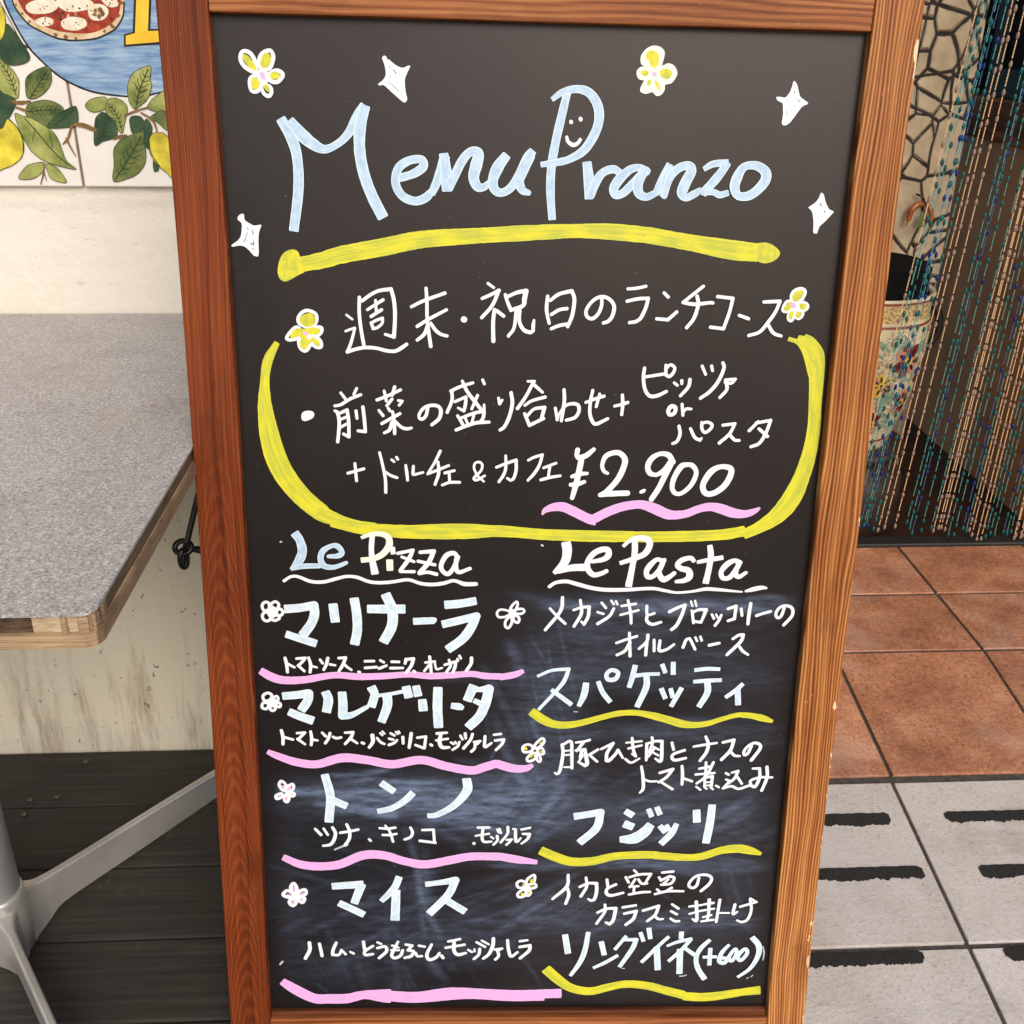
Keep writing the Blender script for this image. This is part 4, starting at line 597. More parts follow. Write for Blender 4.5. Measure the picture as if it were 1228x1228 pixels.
def tiles(name, xs, ys, m, zf):
    bm = bmesh.new()
    tl = bm.verts.layers.float.new('tile')
    for i in range(len(xs) - 1):
        for j in range(len(ys) - 1):
            x0, x1 = xs[i] + GAP, xs[i + 1] - GAP
            y0, y1 = ys[j] + GAP * 1.5, ys[j + 1] - GAP * 1.5
            vs = box(bm, x0, x1, y0, y1, -0.012, 0.0)
            r = random.random()
            dz = random.uniform(-0.0005, 0.0005)
            for v in vs:
                v[tl] = r
                v.co.z += zf(v.co.y) + dz
    o = bevel(obj(name, bm, m), 0.0014, 2)
    return tag(o, kind='structure')

XS = [0.386, 0.656, 0.926, 1.196, 1.466]
XS_T = [0.424] + XS[1:]
tiles('terracotta_landing', XS_T, [1.5225, 1.7209, 1.9196], M_TERRA, lambda y: ZF)
XR = [0.116, 0.386, 0.656, 0.926, 1.196, 1.466, 1.736, 2.006, 2.276]
tiles('terracotta_ramp', [x for x in XR if x > 0.3], [1.2335, 1.5225], M_TERRA, ramp_z)
XG = [0.0365, 0.094, 0.373, 0.652, 0.931, 1.21, 1.489, 1.768, 2.047, 2.326]
YG = [1.2265 - 0.2795 * k for k in range(0, 7)]
tiles('grey_ramp', XG, YG[::-1], M_GREY, ramp_z)
bm = bmesh.new()
v = [bm.verts.new(p) for p in ((0.0335, YG[-1], ramp_z(YG[-1]) - 0.0035), (2.33, YG[-1], ramp_z(YG[-1]) - 0.0035), (2.33, Y_STEP, ZF - 0.0035), (0.0335, Y_STEP, ZF - 0.0035))]
bm.faces.new(v)
v2 = [bm.verts.new(p) for p in ((0.424, 1.935, ZF - 0.0035), (1.9, 1.935, ZF - 0.0035))]
v3 = [bm.verts.new(p) for p in ((0.424, Y_STEP, ZF - 0.0035), (1.9, Y_STEP, ZF - 0.0035))]
bm.faces.new((v3[0], v3[1], v2[1], v2[0]))
tag(obj('tile_grout', bm, M_GROUT), kind='structure')
# street in front and around
zs = ramp_z(YG[-1]) - 0.02
M_STREET = plain('asphalt', (0.10, 0.098, 0.095), 0.9, var=0.35, scale=180, bump=0.4)
bm = bmesh.new()
bm.faces.new([bm.verts.new(p) for p in ((-60, -80, -0.22), (60, -80, -0.22), (60, 60, -0.22), (-60, 60, -0.22))])
tag(obj('street', bm, M_STREET), kind='structure')

# black anti-slip strips painted on the grey tiles (thin, ragged edges)
M_STRIP = plain('black_grip_paint', (0.013, 0.012, 0.011), 0.85, var=0.5, scale=300, bump=0.5)
def strip(x0, x1, ya, yb, label):
    random.seed(int(x0 * 1000 + ya * 7777))
    n = max(40, int((x1 - x0) / 0.0022))
    bm = bmesh.new()
    top, bot = [], []
    for i in range(n + 1):
        t = i / n
        x = x0 + (x1 - x0) * t
        e = min(t, 1 - t) * (x1 - x0)
        rnd = max(0.0, 1 - e / 0.006)
        a = ya - 0.0006 * random.random() - 0.004 * rnd + 0.0012 * mnoise.noise((x * 90, ya * 40, 1))
        b = yb + 0.0010 * random.random() + 0.006 * rnd + 0.0036 * mnoise.noise((x * 60, ya * 50, 5)) + 0.0026 * mnoise.noise((x * 260, ya * 50, 9)) + 0.002 * random.random() ** 3
        top.append((x, a)); bot.append((x, b))
    for i in range(n):
        q = [top[i], top[i + 1], bot[i + 1], bot[i]]
        vs = [bm.verts.new((p[0], p[1], ramp_z(p[1]) + 0.0012)) for p in q]
        bm.faces.new(vs)
    bmesh.ops.remove_doubles(bm, verts=bm.verts, dist=1e-6)
    ext = bmesh.ops.extrude_face_region(bm, geom=bm.faces[:])
    for vtx in [g for g in ext['geom'] if isinstance(g, bmesh.types.BMVert)]:
        vtx.co.z -= 0.0009
    o = obj('anti_slip_strip', bm, M_STRIP)
    tag(o, label, 'strip', 'black anti-slip strips on the grey ramp')
strip(0.420, 0.624, 1.1655, 1.1425, 'black anti-slip strip on the left grey tile, just below the terracotta edge')
strip(0.706, 0.905, 1.1640, 1.1435, 'black anti-slip strip on the right grey tile, just below the terracotta edge')
strip(0.400, 0.637, 1.0715, 1.0500, 'ragged black anti-slip strip on the left grey tile, second one below the terracotta edge')
strip(0.717, 0.905, 1.0690, 1.0480, 'black anti-slip strip at the right edge, second one below the terracotta edge')
strip(0.390, 0.588, 0.9425, 0.9225, 'black anti-slip strip left of the long grout line, lowest one beside the menu board')
strip(0.694, 0.900, 0.9430, 0.9220, 'black anti-slip strip right of the long grout line, lowest one in the corner')

# doorway and the dim passage behind it
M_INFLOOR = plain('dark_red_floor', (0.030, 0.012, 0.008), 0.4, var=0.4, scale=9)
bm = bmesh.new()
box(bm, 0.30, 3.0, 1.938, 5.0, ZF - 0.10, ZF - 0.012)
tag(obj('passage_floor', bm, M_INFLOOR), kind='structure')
M_SILL = plain('shadow_black_threshold', (0.014, 0.012, 0.010), 0.6)  # dark line of the door sill's shadow, put into the threshold's colour
bm = bmesh.new()
box(bm, 0.424, 1.9, 1.922, 1.960, ZF - 0.06, ZF + 0.004)
th = bevel(obj('door_threshold', bm, M_SILL), 0.003)
tag(th, 'threshold strip coloured black for the sill shadow where the terracotta tiles end under the bead curtain', 'threshold')

def crazy_stone():
    t = NT('crazy_paving_stone')
    co = t.coord('Object')
    p = t.sep(co)
    flat = t.n('CombineXYZ', X=p[0], Y=p[2]).outputs[0]
    wob = t.n('TexNoise', Vector=flat, Scale=4.5, Detail=1.0).outputs['Color']
    v = t.n('VectorMath', {'operation': 'MULTIPLY_ADD'}, i0=wob, i1=(0.085, 0.085, 0.0), i2=flat).outputs[0]
    va = t.n('TexVoronoi', {'feature': 'DISTANCE_TO_EDGE', 'voronoi_dimensions': '2D'}, Vector=t.mapping(v, scale=(12.5, 9.6, 1)), Scale=1.0, Randomness=1.0).outputs['Distance']
    vc = t.n('TexVoronoi', {'feature': 'F1', 'voronoi_dimensions': '2D'}, Vector=t.mapping(v, scale=(12.5, 9.6, 1)), Scale=1.0, Randomness=1.0).outputs['Color']
    vb = t.n('TexVoronoi', {'feature': 'DISTANCE_TO_EDGE', 'voronoi_dimensions': '2D'}, Vector=t.mapping(v, scale=(21, 17, 1), loc=(3, 1, 0)), Scale=1.0, Randomness=1.0).outputs['Distance']
    split = t.mask(t.sep(vc)[0], 0.52, 0.54)
    d2 = t.math('MULTIPLY_ADD', vb, 0.5)
    t.t.nodes[-1].inputs[2].default_value = 0.0
    dd = t.math('MINIMUM', va, t.math('ADD', d2, t.math('MULTIPLY', t.math('SUBTRACT', 1.0, split), 1.0)))
    n = t.noise(co, 25.0, 5.0, 0.6)
    stone = t.ramp(n, ((0.3, (0.31, 0.235, 0.15)), (0.7, (0.50, 0.405, 0.28))))
    stone = t.mix(t.math('MULTIPLY', t.sep(vc)[1], 0.35), stone, (0.50, 0.38, 0.24))
    jw = t.math('MULTIPLY', t.noise(co, 30.0, 3.0, 0.6), 0.055)
    m = t.mask(t.math('SUBTRACT', dd, t.math('SUBTRACT', jw, 0.014)), 0.008, 0.019)
    col = t.mix(m, (0.009, 0.007, 0.005), stone)
    t.bump(t.mask(dd, 0.015, 0.06), 0.9, 0.006)
    return t.out(col, 0.75)
bm = bmesh.new()
box(bm, 0.30, 1.060, 2.25, 2.42, 0.565, 2.6)
w = obj('stone_wall', bm, crazy_stone())
bm = bmesh.new()
box(bm, 0.30, 1.052, 2.256, 2.42, ZF - 0.05, 0.564)
obj('base_panel', bm, plain('dark_brown_base', (0.16, 0.10, 0.06), 0.6, var=0.2, scale=8), w)
tag(w, 'wall of pale irregular crazy paving stones with black joints behind the bead curtain', 'wall')
M_BROWN = plain('brown_panel', (0.56, 0.275, 0.115), 0.6, var=0.15, scale=6)
M_BEAM = varnished_wood('dark_beam_wood', (0.12, 0.045, 0.02), (0.26, 0.11, 0.05), (0.40, 0.19, 0.09), 0.02, 0.05, 'Y')
side = empty('side_wall', (1.27, 2.6, ZF))
tag(side, 'brown side wall with a reddish wood rail in the passage behind the curtain', 'wall')
def child_box(name, x0, x1, y0, y1, z0, z1, m, par, bv=0.0):
    b = bmesh.new()
    l = par.location
    box(b, x0 - l.x, x1 - l.x, y0 - l.y, y1 - l.y, z0 - l.z, z1 - l.z)
    o = obj(name, b, m, par)
    if bv: bevel(o, bv)
    return o
child_box('panel', 1.27, 1.36, 1.97, 4.4, ZF - 0.05, 0.83, M_BROWN, side)
child_box('rail', 1.255, 1.36, 1.97, 4.4, 0.832, 0.922, M_BEAM, side, 0.004)
M_BLACKGLASS = NT('dark_glass').out((0.01, 0.014, 0.016), 0.12)
child_box('window_pane', 1.30, 1.36, 1.97, 4.4, 0.924, 2.6, M_BLACKGLASS, side)
M_TEALF = plain('teal_frame', (0.01, 0.05, 0.055), 0.5)
for (yy) in (2.62, 3.3):
    child_box('window_bar', 1.285, 1.2985, yy, yy + 0.05, 0.924, 2.6, M_TEALF, side, 0.002)
child_box('window_rail', 1.2845, 1.2985, 1.97, 2.617, 0.924, 0.985, M_TEALF, side, 0.002)
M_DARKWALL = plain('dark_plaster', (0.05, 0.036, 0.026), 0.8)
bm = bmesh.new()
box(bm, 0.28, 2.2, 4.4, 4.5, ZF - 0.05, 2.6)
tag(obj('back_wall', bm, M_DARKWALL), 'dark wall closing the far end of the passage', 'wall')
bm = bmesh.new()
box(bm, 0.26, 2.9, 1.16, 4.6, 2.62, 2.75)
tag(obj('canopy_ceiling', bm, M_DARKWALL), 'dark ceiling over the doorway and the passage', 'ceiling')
bm = bmesh.new()
box(bm, 1.95, 2.9, 2.03, 2.16, ZF - 0.3, 2.62)
tag(obj('right_wall', bm, M_PLASTER), 'cream plastered wall to the right of the curtained doorway', 'wall')

# ================================================================== ceramic mural on the wall
def ceramic(name, c0, c1, scale=40, stretch=(1, 1, 1), rough=0.22):
    t = NT(name)
    n = t.noise(t.mapping(t.coord('Object'), scale=stretch), scale, 4.0, 0.6)
    return t.out(t.ramp(n, ((0.3, c0), (0.7, c1))), rough)
MUR = {
    'sea': ceramic('sea_blue_glaze', (0.05, 0.16, 0.36), (0.42, 0.56, 0.70), 26, (0.7, 5.0, 1)),
    'outline': ceramic('black_glaze', (0.012, 0.012, 0.014), (0.03, 0.03, 0.03)),
    'crust': ceramic('crust_glaze', (0.55, 0.36, 0.18), (0.80, 0.66, 0.46), 70),
    'sauce': ceramic('red_glaze', (0.16, 0.012, 0.010), (0.50, 0.07, 0.03), 110),
    'cheese': ceramic('cheese_glaze', (0.70, 0.60, 0.42), (0.86, 0.82, 0.70), 90),
    'letter': ceramic('yellow_glaze', (0.75, 0.42, 0.02), (0.86, 0.60, 0.06), 30),
    'lemon': ceramic('lemon_glaze', (0.40, 0.33, 0.03), (0.90, 0.74, 0.08), 34),
    'dark': ceramic('dark_leaf_glaze', (0.012, 0.038, 0.026), (0.07, 0.12, 0.055), 34),
    'mid': ceramic('leaf_glaze', (0.035, 0.075, 0.025), (0.26, 0.28, 0.085), 26),
    'light': ceramic('pale_leaf_glaze', (0.085, 0.14, 0.03), (0.50, 0.50, 0.16), 24),
    'brown': ceramic('brown_glaze', (0.10, 0.05, 0.02), (0.28, 0.16, 0.06), 60),
    'ink': ceramic('ink_glaze', (0.02, 0.04, 0.02), (0.05, 0.08, 0.03), 60),
}
MUR['outline2'] = MUR['outline']
mural = empty('tile_mural', (-0.47, Y_WALL, 0.887))
tag(mural, 'hand painted ceramic tile picture with pizza, blue sea, lemons and leaves on the wall', 'tile mural')
M_TILEW = NT('white_ceramic')
_n = M_TILEW.noise(M_TILEW.coord('Object'), 14.0, 4.0)
M_TILEW = M_TILEW.out(M_TILEW.ramp(_n, ((0.3, (0.74, 0.70, 0.64)), (0.7, (0.82, 0.79, 0.74)))), 0.2)
for x0, x1 in ((-0.868, -0.6705), (-0.6675, -0.4695), (-0.4665, -0.2685), (-0.2655, -0.0675)):
    for z0, z1 in ((0.887, 1.0465), (1.0495, 1.2475), (1.2505, 1.4475)):
        child_box('tile', x0, x1, Y_WALL - 0.008, Y_WALL + 0.002, z0, z1, M_TILEW, mural, 0.0018)
child_box('grout', -0.870, -0.066, Y_WALL - 0.0055, Y_WALL + 0.004, 0.889, 1.4455, plain('mural_grout', (0.20, 0.13, 0.10), 0.9), mural)

def catmull(P, closed=False, step=0.0012, mind=4):
    """P: list of tuples of any dimension; returns a smooth resampled list."""
    n = len(P)
    if n == 1: return list(P)
    out = []
    segs = n if closed else n - 1
    for i in range(segs):
        p1, p2 = P[i], P[(i + 1) % n]
        p0 = P[i - 1] if (i > 0 or closed) else tuple(2 * a - b for a, b in zip(p1, p2))
        p3 = P[(i + 2) % n] if (i + 2 < n or closed) else tuple(2 * b - a for a, b in zip(p1, p2))
        d = math.hypot(p2[0] - p1[0], p2[1] - p1[1])
        k = max(mind, int(d / step))
        for j in range(k):
            t = j / k
            t2, t3 = t * t, t * t * t
            out.append(tuple(0.5 * (2 * b + (c - a) * t + (2 * a - 5 * b + 4 * c - d2) * t2 + (3 * b - a - 3 * c + d2) * t3)
                             for a, b, c, d2 in zip(p0, p1, p2, p3)))
    if not closed: out.append(tuple(P[-1]))
    return out

def ribbon(bm, uvl, P, z, cap='r', closed=False, mi=0, depth=0.0, jitter=0.03, seed=0):
    """A painted stroke: P = [(x, y, width)...] sampled finely; lies at height z above the sheet."""
    n = len(P)
    rows = []
    s = 0.0
    L = []
    for i in range(n):
        if i: s += math.hypot(P[i][0] - P[i - 1][0], P[i][1] - P[i - 1][1])
        L.append(s)
    v0 = (seed * 0.37) % 5.0
    for i in range(n):
        if closed: a, b = P[i - 1], P[(i + 1) % n]
        else: a, b = P[max(i - 1, 0)], P[min(i + 1, n - 1)]
        tx, ty = b[0] - a[0], b[1] - a[1]
        d = math.hypot(tx, ty) or 1.0
        tx, ty = tx / d, ty / d
        x, y, w = P[i]
        w *= 1 + jitter * mnoise.noise((L[i] * 160 + seed * 3.1, seed, 0.0))
        rows.append([x, y, max(w, 0.0004), tx, ty, L[i] * 12 + v0])
    if not closed:
        for end in (0, 1):
            r = rows[0] if end == 0 else rows[-1]
            x, y, w, tx, ty, u = r
            sg = -1 if end == 0 else 1
            extra = []
            if (cap[end] if len(cap) == 2 else cap) == 'r':
                for q in (0.35, 0.62, 0.82, 0.94):
                    hw = math.sqrt(max(0.0, 1 - q * q))
                    extra.append([x + sg * tx * w * 0.5 * q, y + sg * ty * w * 0.5 * q, w * hw, tx, ty, u])
            else:
                extra.append([x + sg * tx * w * 0.07, y + sg * ty * w * 0.07, w * 0.93, tx, ty, u])
                extra.append([x + sg * tx * w * 0.11, y + sg * ty * w * 0.11, w * 0.78, tx, ty, u])
            if end == 0: rows = extra[::-1] + rows
            else: rows = rows + extra
    V = []
    for x, y, w, tx, ty, u in rows:
        nx, ny = -ty, tx
        zz = z + max(0.0, (u - v0) / 12) * 0.0002      # wet paint laid over its own start
        V.append((bm.verts.new((x + nx * w / 2, y + ny * w / 2, zz)), bm.verts.new((x, y, zz)), bm.verts.new((x - nx * w / 2, y - ny * w / 2, zz)), u))
    m = len(V)
    for i in range(m if closed else m - 1):
        A, B = V[i], V[(i + 1) % m]
        for k, (va, vb) in ((0, (0.0, 0.5)), (1, (0.5, 1.0))):
            f = bm.faces.new((A[k], A[k + 1], B[k + 1], B[k]))
            f.material_index = mi
            for lp, (uu, vv) in zip(f.loops, ((A[3], va), (A[3], vb), (B[3], vb), (B[3], va))):
                lp[uvl].uv = (uu, min(max(vv, 0.001), 0.999))

def blob(bm, uvl, P, z, mi=0, seed=0):
    """A filled painted patch with a smooth outline."""
    P = catmull(P, True, 0.002, 4)
    f = bm.faces.new([bm.verts.new((p[0], p[1], z)) for p in P])
    f.material_index = mi
    for lp in f.loops:
        lp[uvl].uv = (lp.vert.co.x * 60 + seed, lp.vert.co.y * 18)
    bmesh.ops.triangulate(bm, faces=[f])

# painted pictures on the tiles: drawn in (x, z) of the wall, glaze a fraction of a millimetre proud
LEVEL = {'sea': 0.0, 'pizza': 0.0004, 'letter': 0.0006, 'leaf': 0.0008, 'stem': 0.0013, 'lemon': 0.0011, 'vein': 0.0016}
NAMES = {'sea': 'painted_sea', 'pizza': 'painted_pizza', 'letter': 'painted_letter', 'leaf': 'painted_leaf', 'stem': 'painted_stem', 'lemon': 'painted_lemon', 'vein': 'painted_veins'}
groups = {}
for i, (kind, colr, e) in enumerate(MURAL):
    if kind == 'vein':      # veins belong to the leaf they are drawn on
        mx, mz = sum(e[0::3]) / (len(e) // 3), sum(e[1::3]) / (len(e) // 3)
        best = min(((sum(d[0::2]) / (len(d) // 2) - mx) ** 2 + (sum(d[1::2]) / (len(d) // 2) - mz) ** 2, 'leaf' + str(q) if kk == 'leaf' else 'lemon' + str(q))
                   for q, (kk, cc, d) in enumerate(MURAL) if kk in ('leaf', 'lemon'))
        key = best[1]
    else:
        key = kind if kind in ('sea', 'pizza', 'letter') else kind + str(i)
    groups.setdefault(key, []).append((kind, colr, e, i))
for key, items in groups.items():
    bm = bmesh.new()
    uvl = bm.loops.layers.uv.new('UVMap')
    mats = []
    for c, (kind, colr, e, i) in enumerate(items):
        if MUR[colr] not in mats: mats.append(MUR[colr])
        mi = mats.index(MUR[colr])
        z = 0.0003 + LEVEL[kind] + c * 0.00003 + (i % 12) * 0.00002
        stroke = kind in ('stem', 'vein') or colr == 'outline'
        if stroke:
            P = [(e[k], e[k + 1], e[k + 2]) for k in range(0, len(e), 3)]
            ribbon(bm, uvl, catmull(P), z, 'r', mi=mi, jitter=0.25, seed=i)
            if kind == 'vein' and len(P) == 3 and key.startswith('leaf'):
                S = catmull(P)
                L_ = math.hypot(P[-1][0] - P[0][0], P[-1][1] - P[0][1])
                for q in range(1, 7):
                    a = S[int(len(S) * q / 7.5)]
                    b = S[min(len(S) - 1, int(len(S) * q / 7.5) + 2)]
                    th = math.atan2(b[1] - a[1], b[0] - a[0])
                    for sg in (-1, 1):
                        ll = 0.19 * L_ * (0.55 + 0.6 * math.sin(math.pi * q / 7.5))
                        c1 = (a[0] + 0.5 * ll * math.cos(th + sg * 0.95), a[1] + 0.5 * ll * math.sin(th + sg * 0.95))
                        c2 = (a[0] + ll * math.cos(th + sg * 0.72), a[1] + ll * math.sin(th + sg * 0.72))
                        ribbon(bm, uvl, catmull([(a[0], a[1], 0.0008), (*c1, 0.0007), (*c2, 0.0004)]), z - 0.000004, 'r', mi=mi, jitter=0.3, seed=i + q)
        elif kind == 'letter':
            P = [(e[k], e[k + 1]) for k in range(0, len(e), 2)]
            f = bm.faces.new([bm.verts.new((p[0], p[1], z)) for p in P])
            f.material_index = mi
        else:
            P = [(e[k], e[k + 1]) for k in range(0, len(e), 2)]
            blob(bm, uvl, P, z, mi, i)
            if colr in ('cheese', 'crust', 'sauce'):
                rr = random.Random(i)
                ext = [MUR['ink'], MUR['brown'], MUR['sauce'], MUR['crust']]
                for mm in ext:
                    if mm not in mats: mats.append(mm)
                cx_, cz_ = sum(p[0] for p in P) / len(P), sum(p[1] for p in P) / len(P)
                for q in range(26 if colr == 'crust' else 16 if colr == 'sauce' else 7):
                    pa = rr.choice(P)
                    f_ = rr.uniform(0.90, 0.97) if colr == 'crust' else rr.uniform(0.1, 0.85)
                    sx, sz = cx_ + (pa[0] - cx_) * f_, cz_ + (pa[1] - cz_) * f_
                    r_ = rr.uniform(0.0006, 0.0018) * (1.6 if colr != 'cheese' else 0.8)
                    mm = MUR['brown'] if colr == 'crust' else rr.choice([MUR['ink'], MUR['ink'], MUR['sauce']]) if colr == 'cheese' else rr.choice([MUR['brown'], MUR['crust'], MUR['ink']])
                    blob(bm, uvl, [(sx + r_ * rr.uniform(.5, 1.3) * math.cos(t_), sz + r_ * rr.uniform(.5, 1.3) * math.sin(t_)) for t_ in (0, 1.3, 2.5, 3.8, 5.0)], z + 0.000012 + q * 0.0000005, mats.index(mm), q)
            if kind == 'leaf' or kind == 'lemon':
                ink = MUR['ink']
                if ink not in mats: mats.append(ink)
                Q = [(p[0], p[1], 0.0008) for p in P]
                ribbon(bm, uvl, catmull(Q, True), z + 0.00001, 'r', True, mats.index(ink), jitter=0.5, seed=i)
    o = obj(NAMES[items[0][0]], bm, mats, mural)
    # stand the flat drawing up on the wall
    l = mural.location
    o.matrix_basis = Matrix.Translation((-l.x, -0.008, -l.z)) @ Matrix.Rotation(R(90), 4, 'X')

# ================================================================== table
def speckle():
    t = NT('speckled_laminate')
    co = t.coord('Object')
    a = t.noise(co, 620.0, 3.0, 0.75)
    b = t.n('TexVoronoi', {'feature': 'F1'}, Vector=co, Scale=520.0).outputs['Color']
    warm = t.noise(co, 5.0, 3.0)
    col = t.ramp(a, ((0.30, (0.19, 0.175, 0.17)), (0.46, (0.31, 0.285, 0.28)), (0.56, (0.39, 0.365, 0.36)), (0.70, (0.58, 0.565, 0.56))))
    s = t.sep(b)
    col = t.mix(t.math('MULTIPLY', t.mask(s[0], 0.80, 0.86), 0.6), col, (0.13, 0.115, 0.10))
    col = t.mix(t.math('MULTIPLY', t.mask(s[1], 0.80, 0.86), 0.5), col, (0.66, 0.65, 0.65))
    col = t.mix(t.math('MULTIPLY', t.mask(warm, 0.45, 0.7), 0.30), col, (0.30, 0.25, 0.19))
    ring = t.noise(t.mapping(co, scale=(7, 7, 7), loc=(1, 4, 0)), 1.0, 4.0, 0.6, 1.2)
    col = t.mix(t.math('MULTIPLY', t.mask(ring, 0.56, 0.72), 0.22), col, (0.16, 0.13, 0.10))
    scr = t.noise(t.mapping(co, scale=(9, 260, 9), rot=(0, 0, 0.7)), 1.0, 3.0, 0.6)
    col = t.mix(t.math('MULTIPLY', t.mask(scr, 0.68, 0.74), 0.22), col, (0.62, 0.61, 0.60))
    return t.out(col, t.math('ADD', t.math('MULTIPLY', ring, 0.3), 0.22))
table = empty('cafe_table', (-0.582, 1.003, 0.0))
tag(table, 'square grey speckled laminate table with worn plywood edge on a metal pedestal', 'table')
TX1, TY0, TY1, TX0 = -0.2472, 0.6215, 1.400, -0.95
def top_outline(g):
    x1, x0, y0, y1 = TX1 + g, TX0 - g, TY0 - g, TY1 + (g if g < 0 else 0)
    return [(x0, y0), (x1 - 0.0085, y0), (x1 - 0.0028, y0 + 0.0035), (x1, y0 + 0.0105), (x1, y1), (x0, y1)]
def slab(name, g, z0, z1, m):
    b = bmesh.new()
    l = table.location
    prism(b, [(p[0] - l.x, p[1] - l.y) for p in top_outline(g)], z0, z1)
    return obj(name, b, m, table)
slab('laminate', 0.0, 0.7205, 0.7230, speckle())
def core_mat():
    t = NT('rotten_ply_core')
    co = t.coord('Object')
    blk = t.n('TexVoronoi', {'feature': 'F1'}, Vector=t.mapping(co, scale=(22, 14, 3)), Scale=1.0).outputs['Color']
    g = t.noise(t.mapping(co, scale=(90, 30, 500)), 1.0, 4.0, 0.7)
    k = t.mask(t.sep(blk)[0], 0.35, 0.55)
    col = t.mix(k, t.ramp(g, ((0.35, (0.03, 0.018, 0.010)), (0.65, (0.14, 0.085, 0.045)))), t.ramp(g, ((0.35, (0.42, 0.30, 0.18)), (0.65, (0.62, 0.50, 0.35)))))
    x = t.sep(co)[0]
    sd = t.mask(x, 0.3318, 0.3323)
    col = t.mix(t.math('MULTIPLY', sd, 0.93), col, t.ramp(g, ((0.3, (0.03, 0.018, 0.011)), (0.7, (0.15, 0.092, 0.055)))))
    t.bump(g, 0.8, 0.002)
    return t.out(col, 0.85)
slab('core_strip', -0.0022, 0.7075, 0.7203, core_mat())
def ply_mat():
    t = NT('plywood_edge')
    co = t.coord('Object')
    g = t.noise(t.mapping(co, scale=(18, 18, 700)), 1.0, 4.0, 0.6)
    d = t.noise(co, 26.0, 5.0, 0.65)
    col = t.ramp(g, ((0.3, (0.21, 0.125, 0.065)), (0.65, (0.49, 0.345, 0.20))))
    col = t.mix(t.math('MULTIPLY', t.mask(d, 0.55, 0.72), 0.75), col, (0.07, 0.04, 0.022))
    sd = t.mask(t.sep(co)[0], 0.3335, 0.3345)
    col = t.mix(t.math('MULTIPLY', sd, 0.80), col, t.ramp(g, ((0.3, (0.06, 0.032, 0.018)), (0.7, (0.26, 0.16, 0.095)))))
    t.bump(g, 0.5, 0.001)
    return t.out(col, 0.8)
M_PLY = ply_mat()
slab('base_board', 0.0016, 0.6965, 0.7073, M_PLY)
# splintered corner blocks
bm = bmesh.new()
l = table.location
for (x, y, sx, sy, a) in ((-0.2555, 0.6235, 0.007, 0.004, 0.2), (-0.2487, 0.6285, 0.004, 0.006, -0.3), (-0.2478, 0.643, 0.003, 0.009, 0.05), (-0.268, 0.6228, 0.004, 0.0035, 0.0)):
    Mx = Matrix.Translation((x - l.x, y - l.y, 0.7138)) @ Matrix.Rotation(a, 4, 'Z')
    box(bm, -sx / 2, sx / 2, -sy / 2, sy / 2, -0.0062, 0.0062, Mx)
bevel(obj('splinter', bm, M_PLY, table), 0.0008)

def cast_metal(name, c, rough, metal):
    t = NT(name)
    co = t.coord('Object')
    n = t.noise(co, 60.0, 5.0, 0.65)
    b = t.noise(co, 9.0, 4.0)
    col = t.mix(t.mask(b, 0.35, 0.7), tuple(x * 0.8 for x in c), c)
    rust = t.mask(t.noise(co, 44.0, 3.0), 0.71, 0.75)
    col = t.mix(t.math('MULTIPLY', rust, 0.7), col, (0.20, 0.09, 0.045))
    t.bump(n, 0.25, 0.0015)
    return t.out(col, t.math('ADD', t.math('MULTIPLY', n, 0.25), rough), metal)
M_ALU = cast_metal('cast_aluminium', (0.66, 0.64, 0.615), 0.20, 0.65)
M_COLUMN = cast_metal('grey_steel_column', (0.62, 0.625, 0.63), 0.40, 0.10)
CX, CY = -0.582, 1.003
bm = bmesh.new()
lathe(bm, [(0.030, 0.1005), (0.030, 0.690)], 40, cap=True)
obj('column', bm, M_COLUMN, table, True)
bm = bmesh.new()
lathe(bm, [(0.026, 0.002), (0.032, 0.006), (0.0335, 0.040), (0.0335, 0.090), (0.0325, 0.097), (0.0303, 0.0998)], 40)
obj('hub', bm, M_ALU, table, True)
bm = bmesh.new()
box(bm, -0.16, 0.16, -0.16, 0.16, 0.689, 0.696)
obj('top_plate', bm, M_COLUMN, table)
for ang in (50.5, -54.5, 130.0, 234.0):
    # web profile in (r, z): deep at the hub, tapering to the toe
    prof_top = [(0.026, 0.086), (0.040, 0.080), (0.055, 0.0755), (0.10, 0.0725), (0.18, 0.0705), (0.27, 0.068), (0.36, 0.064), (0.405, 0.058)]
    prof_bot = [(0.026, 0.002), (0.040, 0.002), (0.055, 0.006), (0.075, 0.018), (0.12, 0.020), (0.20, 0.020), (0.34, 0.022), (0.405, 0.025)]
    bm = bmesh.new()
    secs = []
    PP = catmull([(a[0], a[1], b[0], b[1]) for a, b in zip(prof_top, prof_bot)], False, 0.008, 3)
    for r, zt, rb, zb in PP:
        hw = 0.0052 + 0.012 * max(0.0, 1 - (r - 0.026) / 0.034) ** 2
        secs.append([bm.verts.new(p) for p in ((r, hw, zt - 0.003), (r, hw * 0.72, zt), (r, -hw * 0.72, zt), (r, -hw, zt - 0.003), (rb, -hw * 1.1, zb), (rb, hw * 1.1, zb))])
    for A, B in zip(secs, secs[1:]):
        for k in range(6):
            bm.faces.new((A[k], A[(k + 1) % 6], B[(k + 1) % 6], B[k]))
    bm.faces.new(secs[0]); bm.faces.new(list(reversed(secs[-1])))
    ft = bevel(obj('foot', bm, M_ALU, table), 0.0015)
    ft.rotation_euler.z = R(ang)
    bm = bmesh.new()
    lathe(bm, [(0.014, 0.0008), (0.016, 0.004), (0.016, 0.0135), (0.009, 0.017), (0.009, 0.027)], 20, (0.388, 0, 0))
    pd = obj('foot_pad', bm, NT('black_rubber').out((0.02, 0.02, 0.02), 0.8), ft, True)

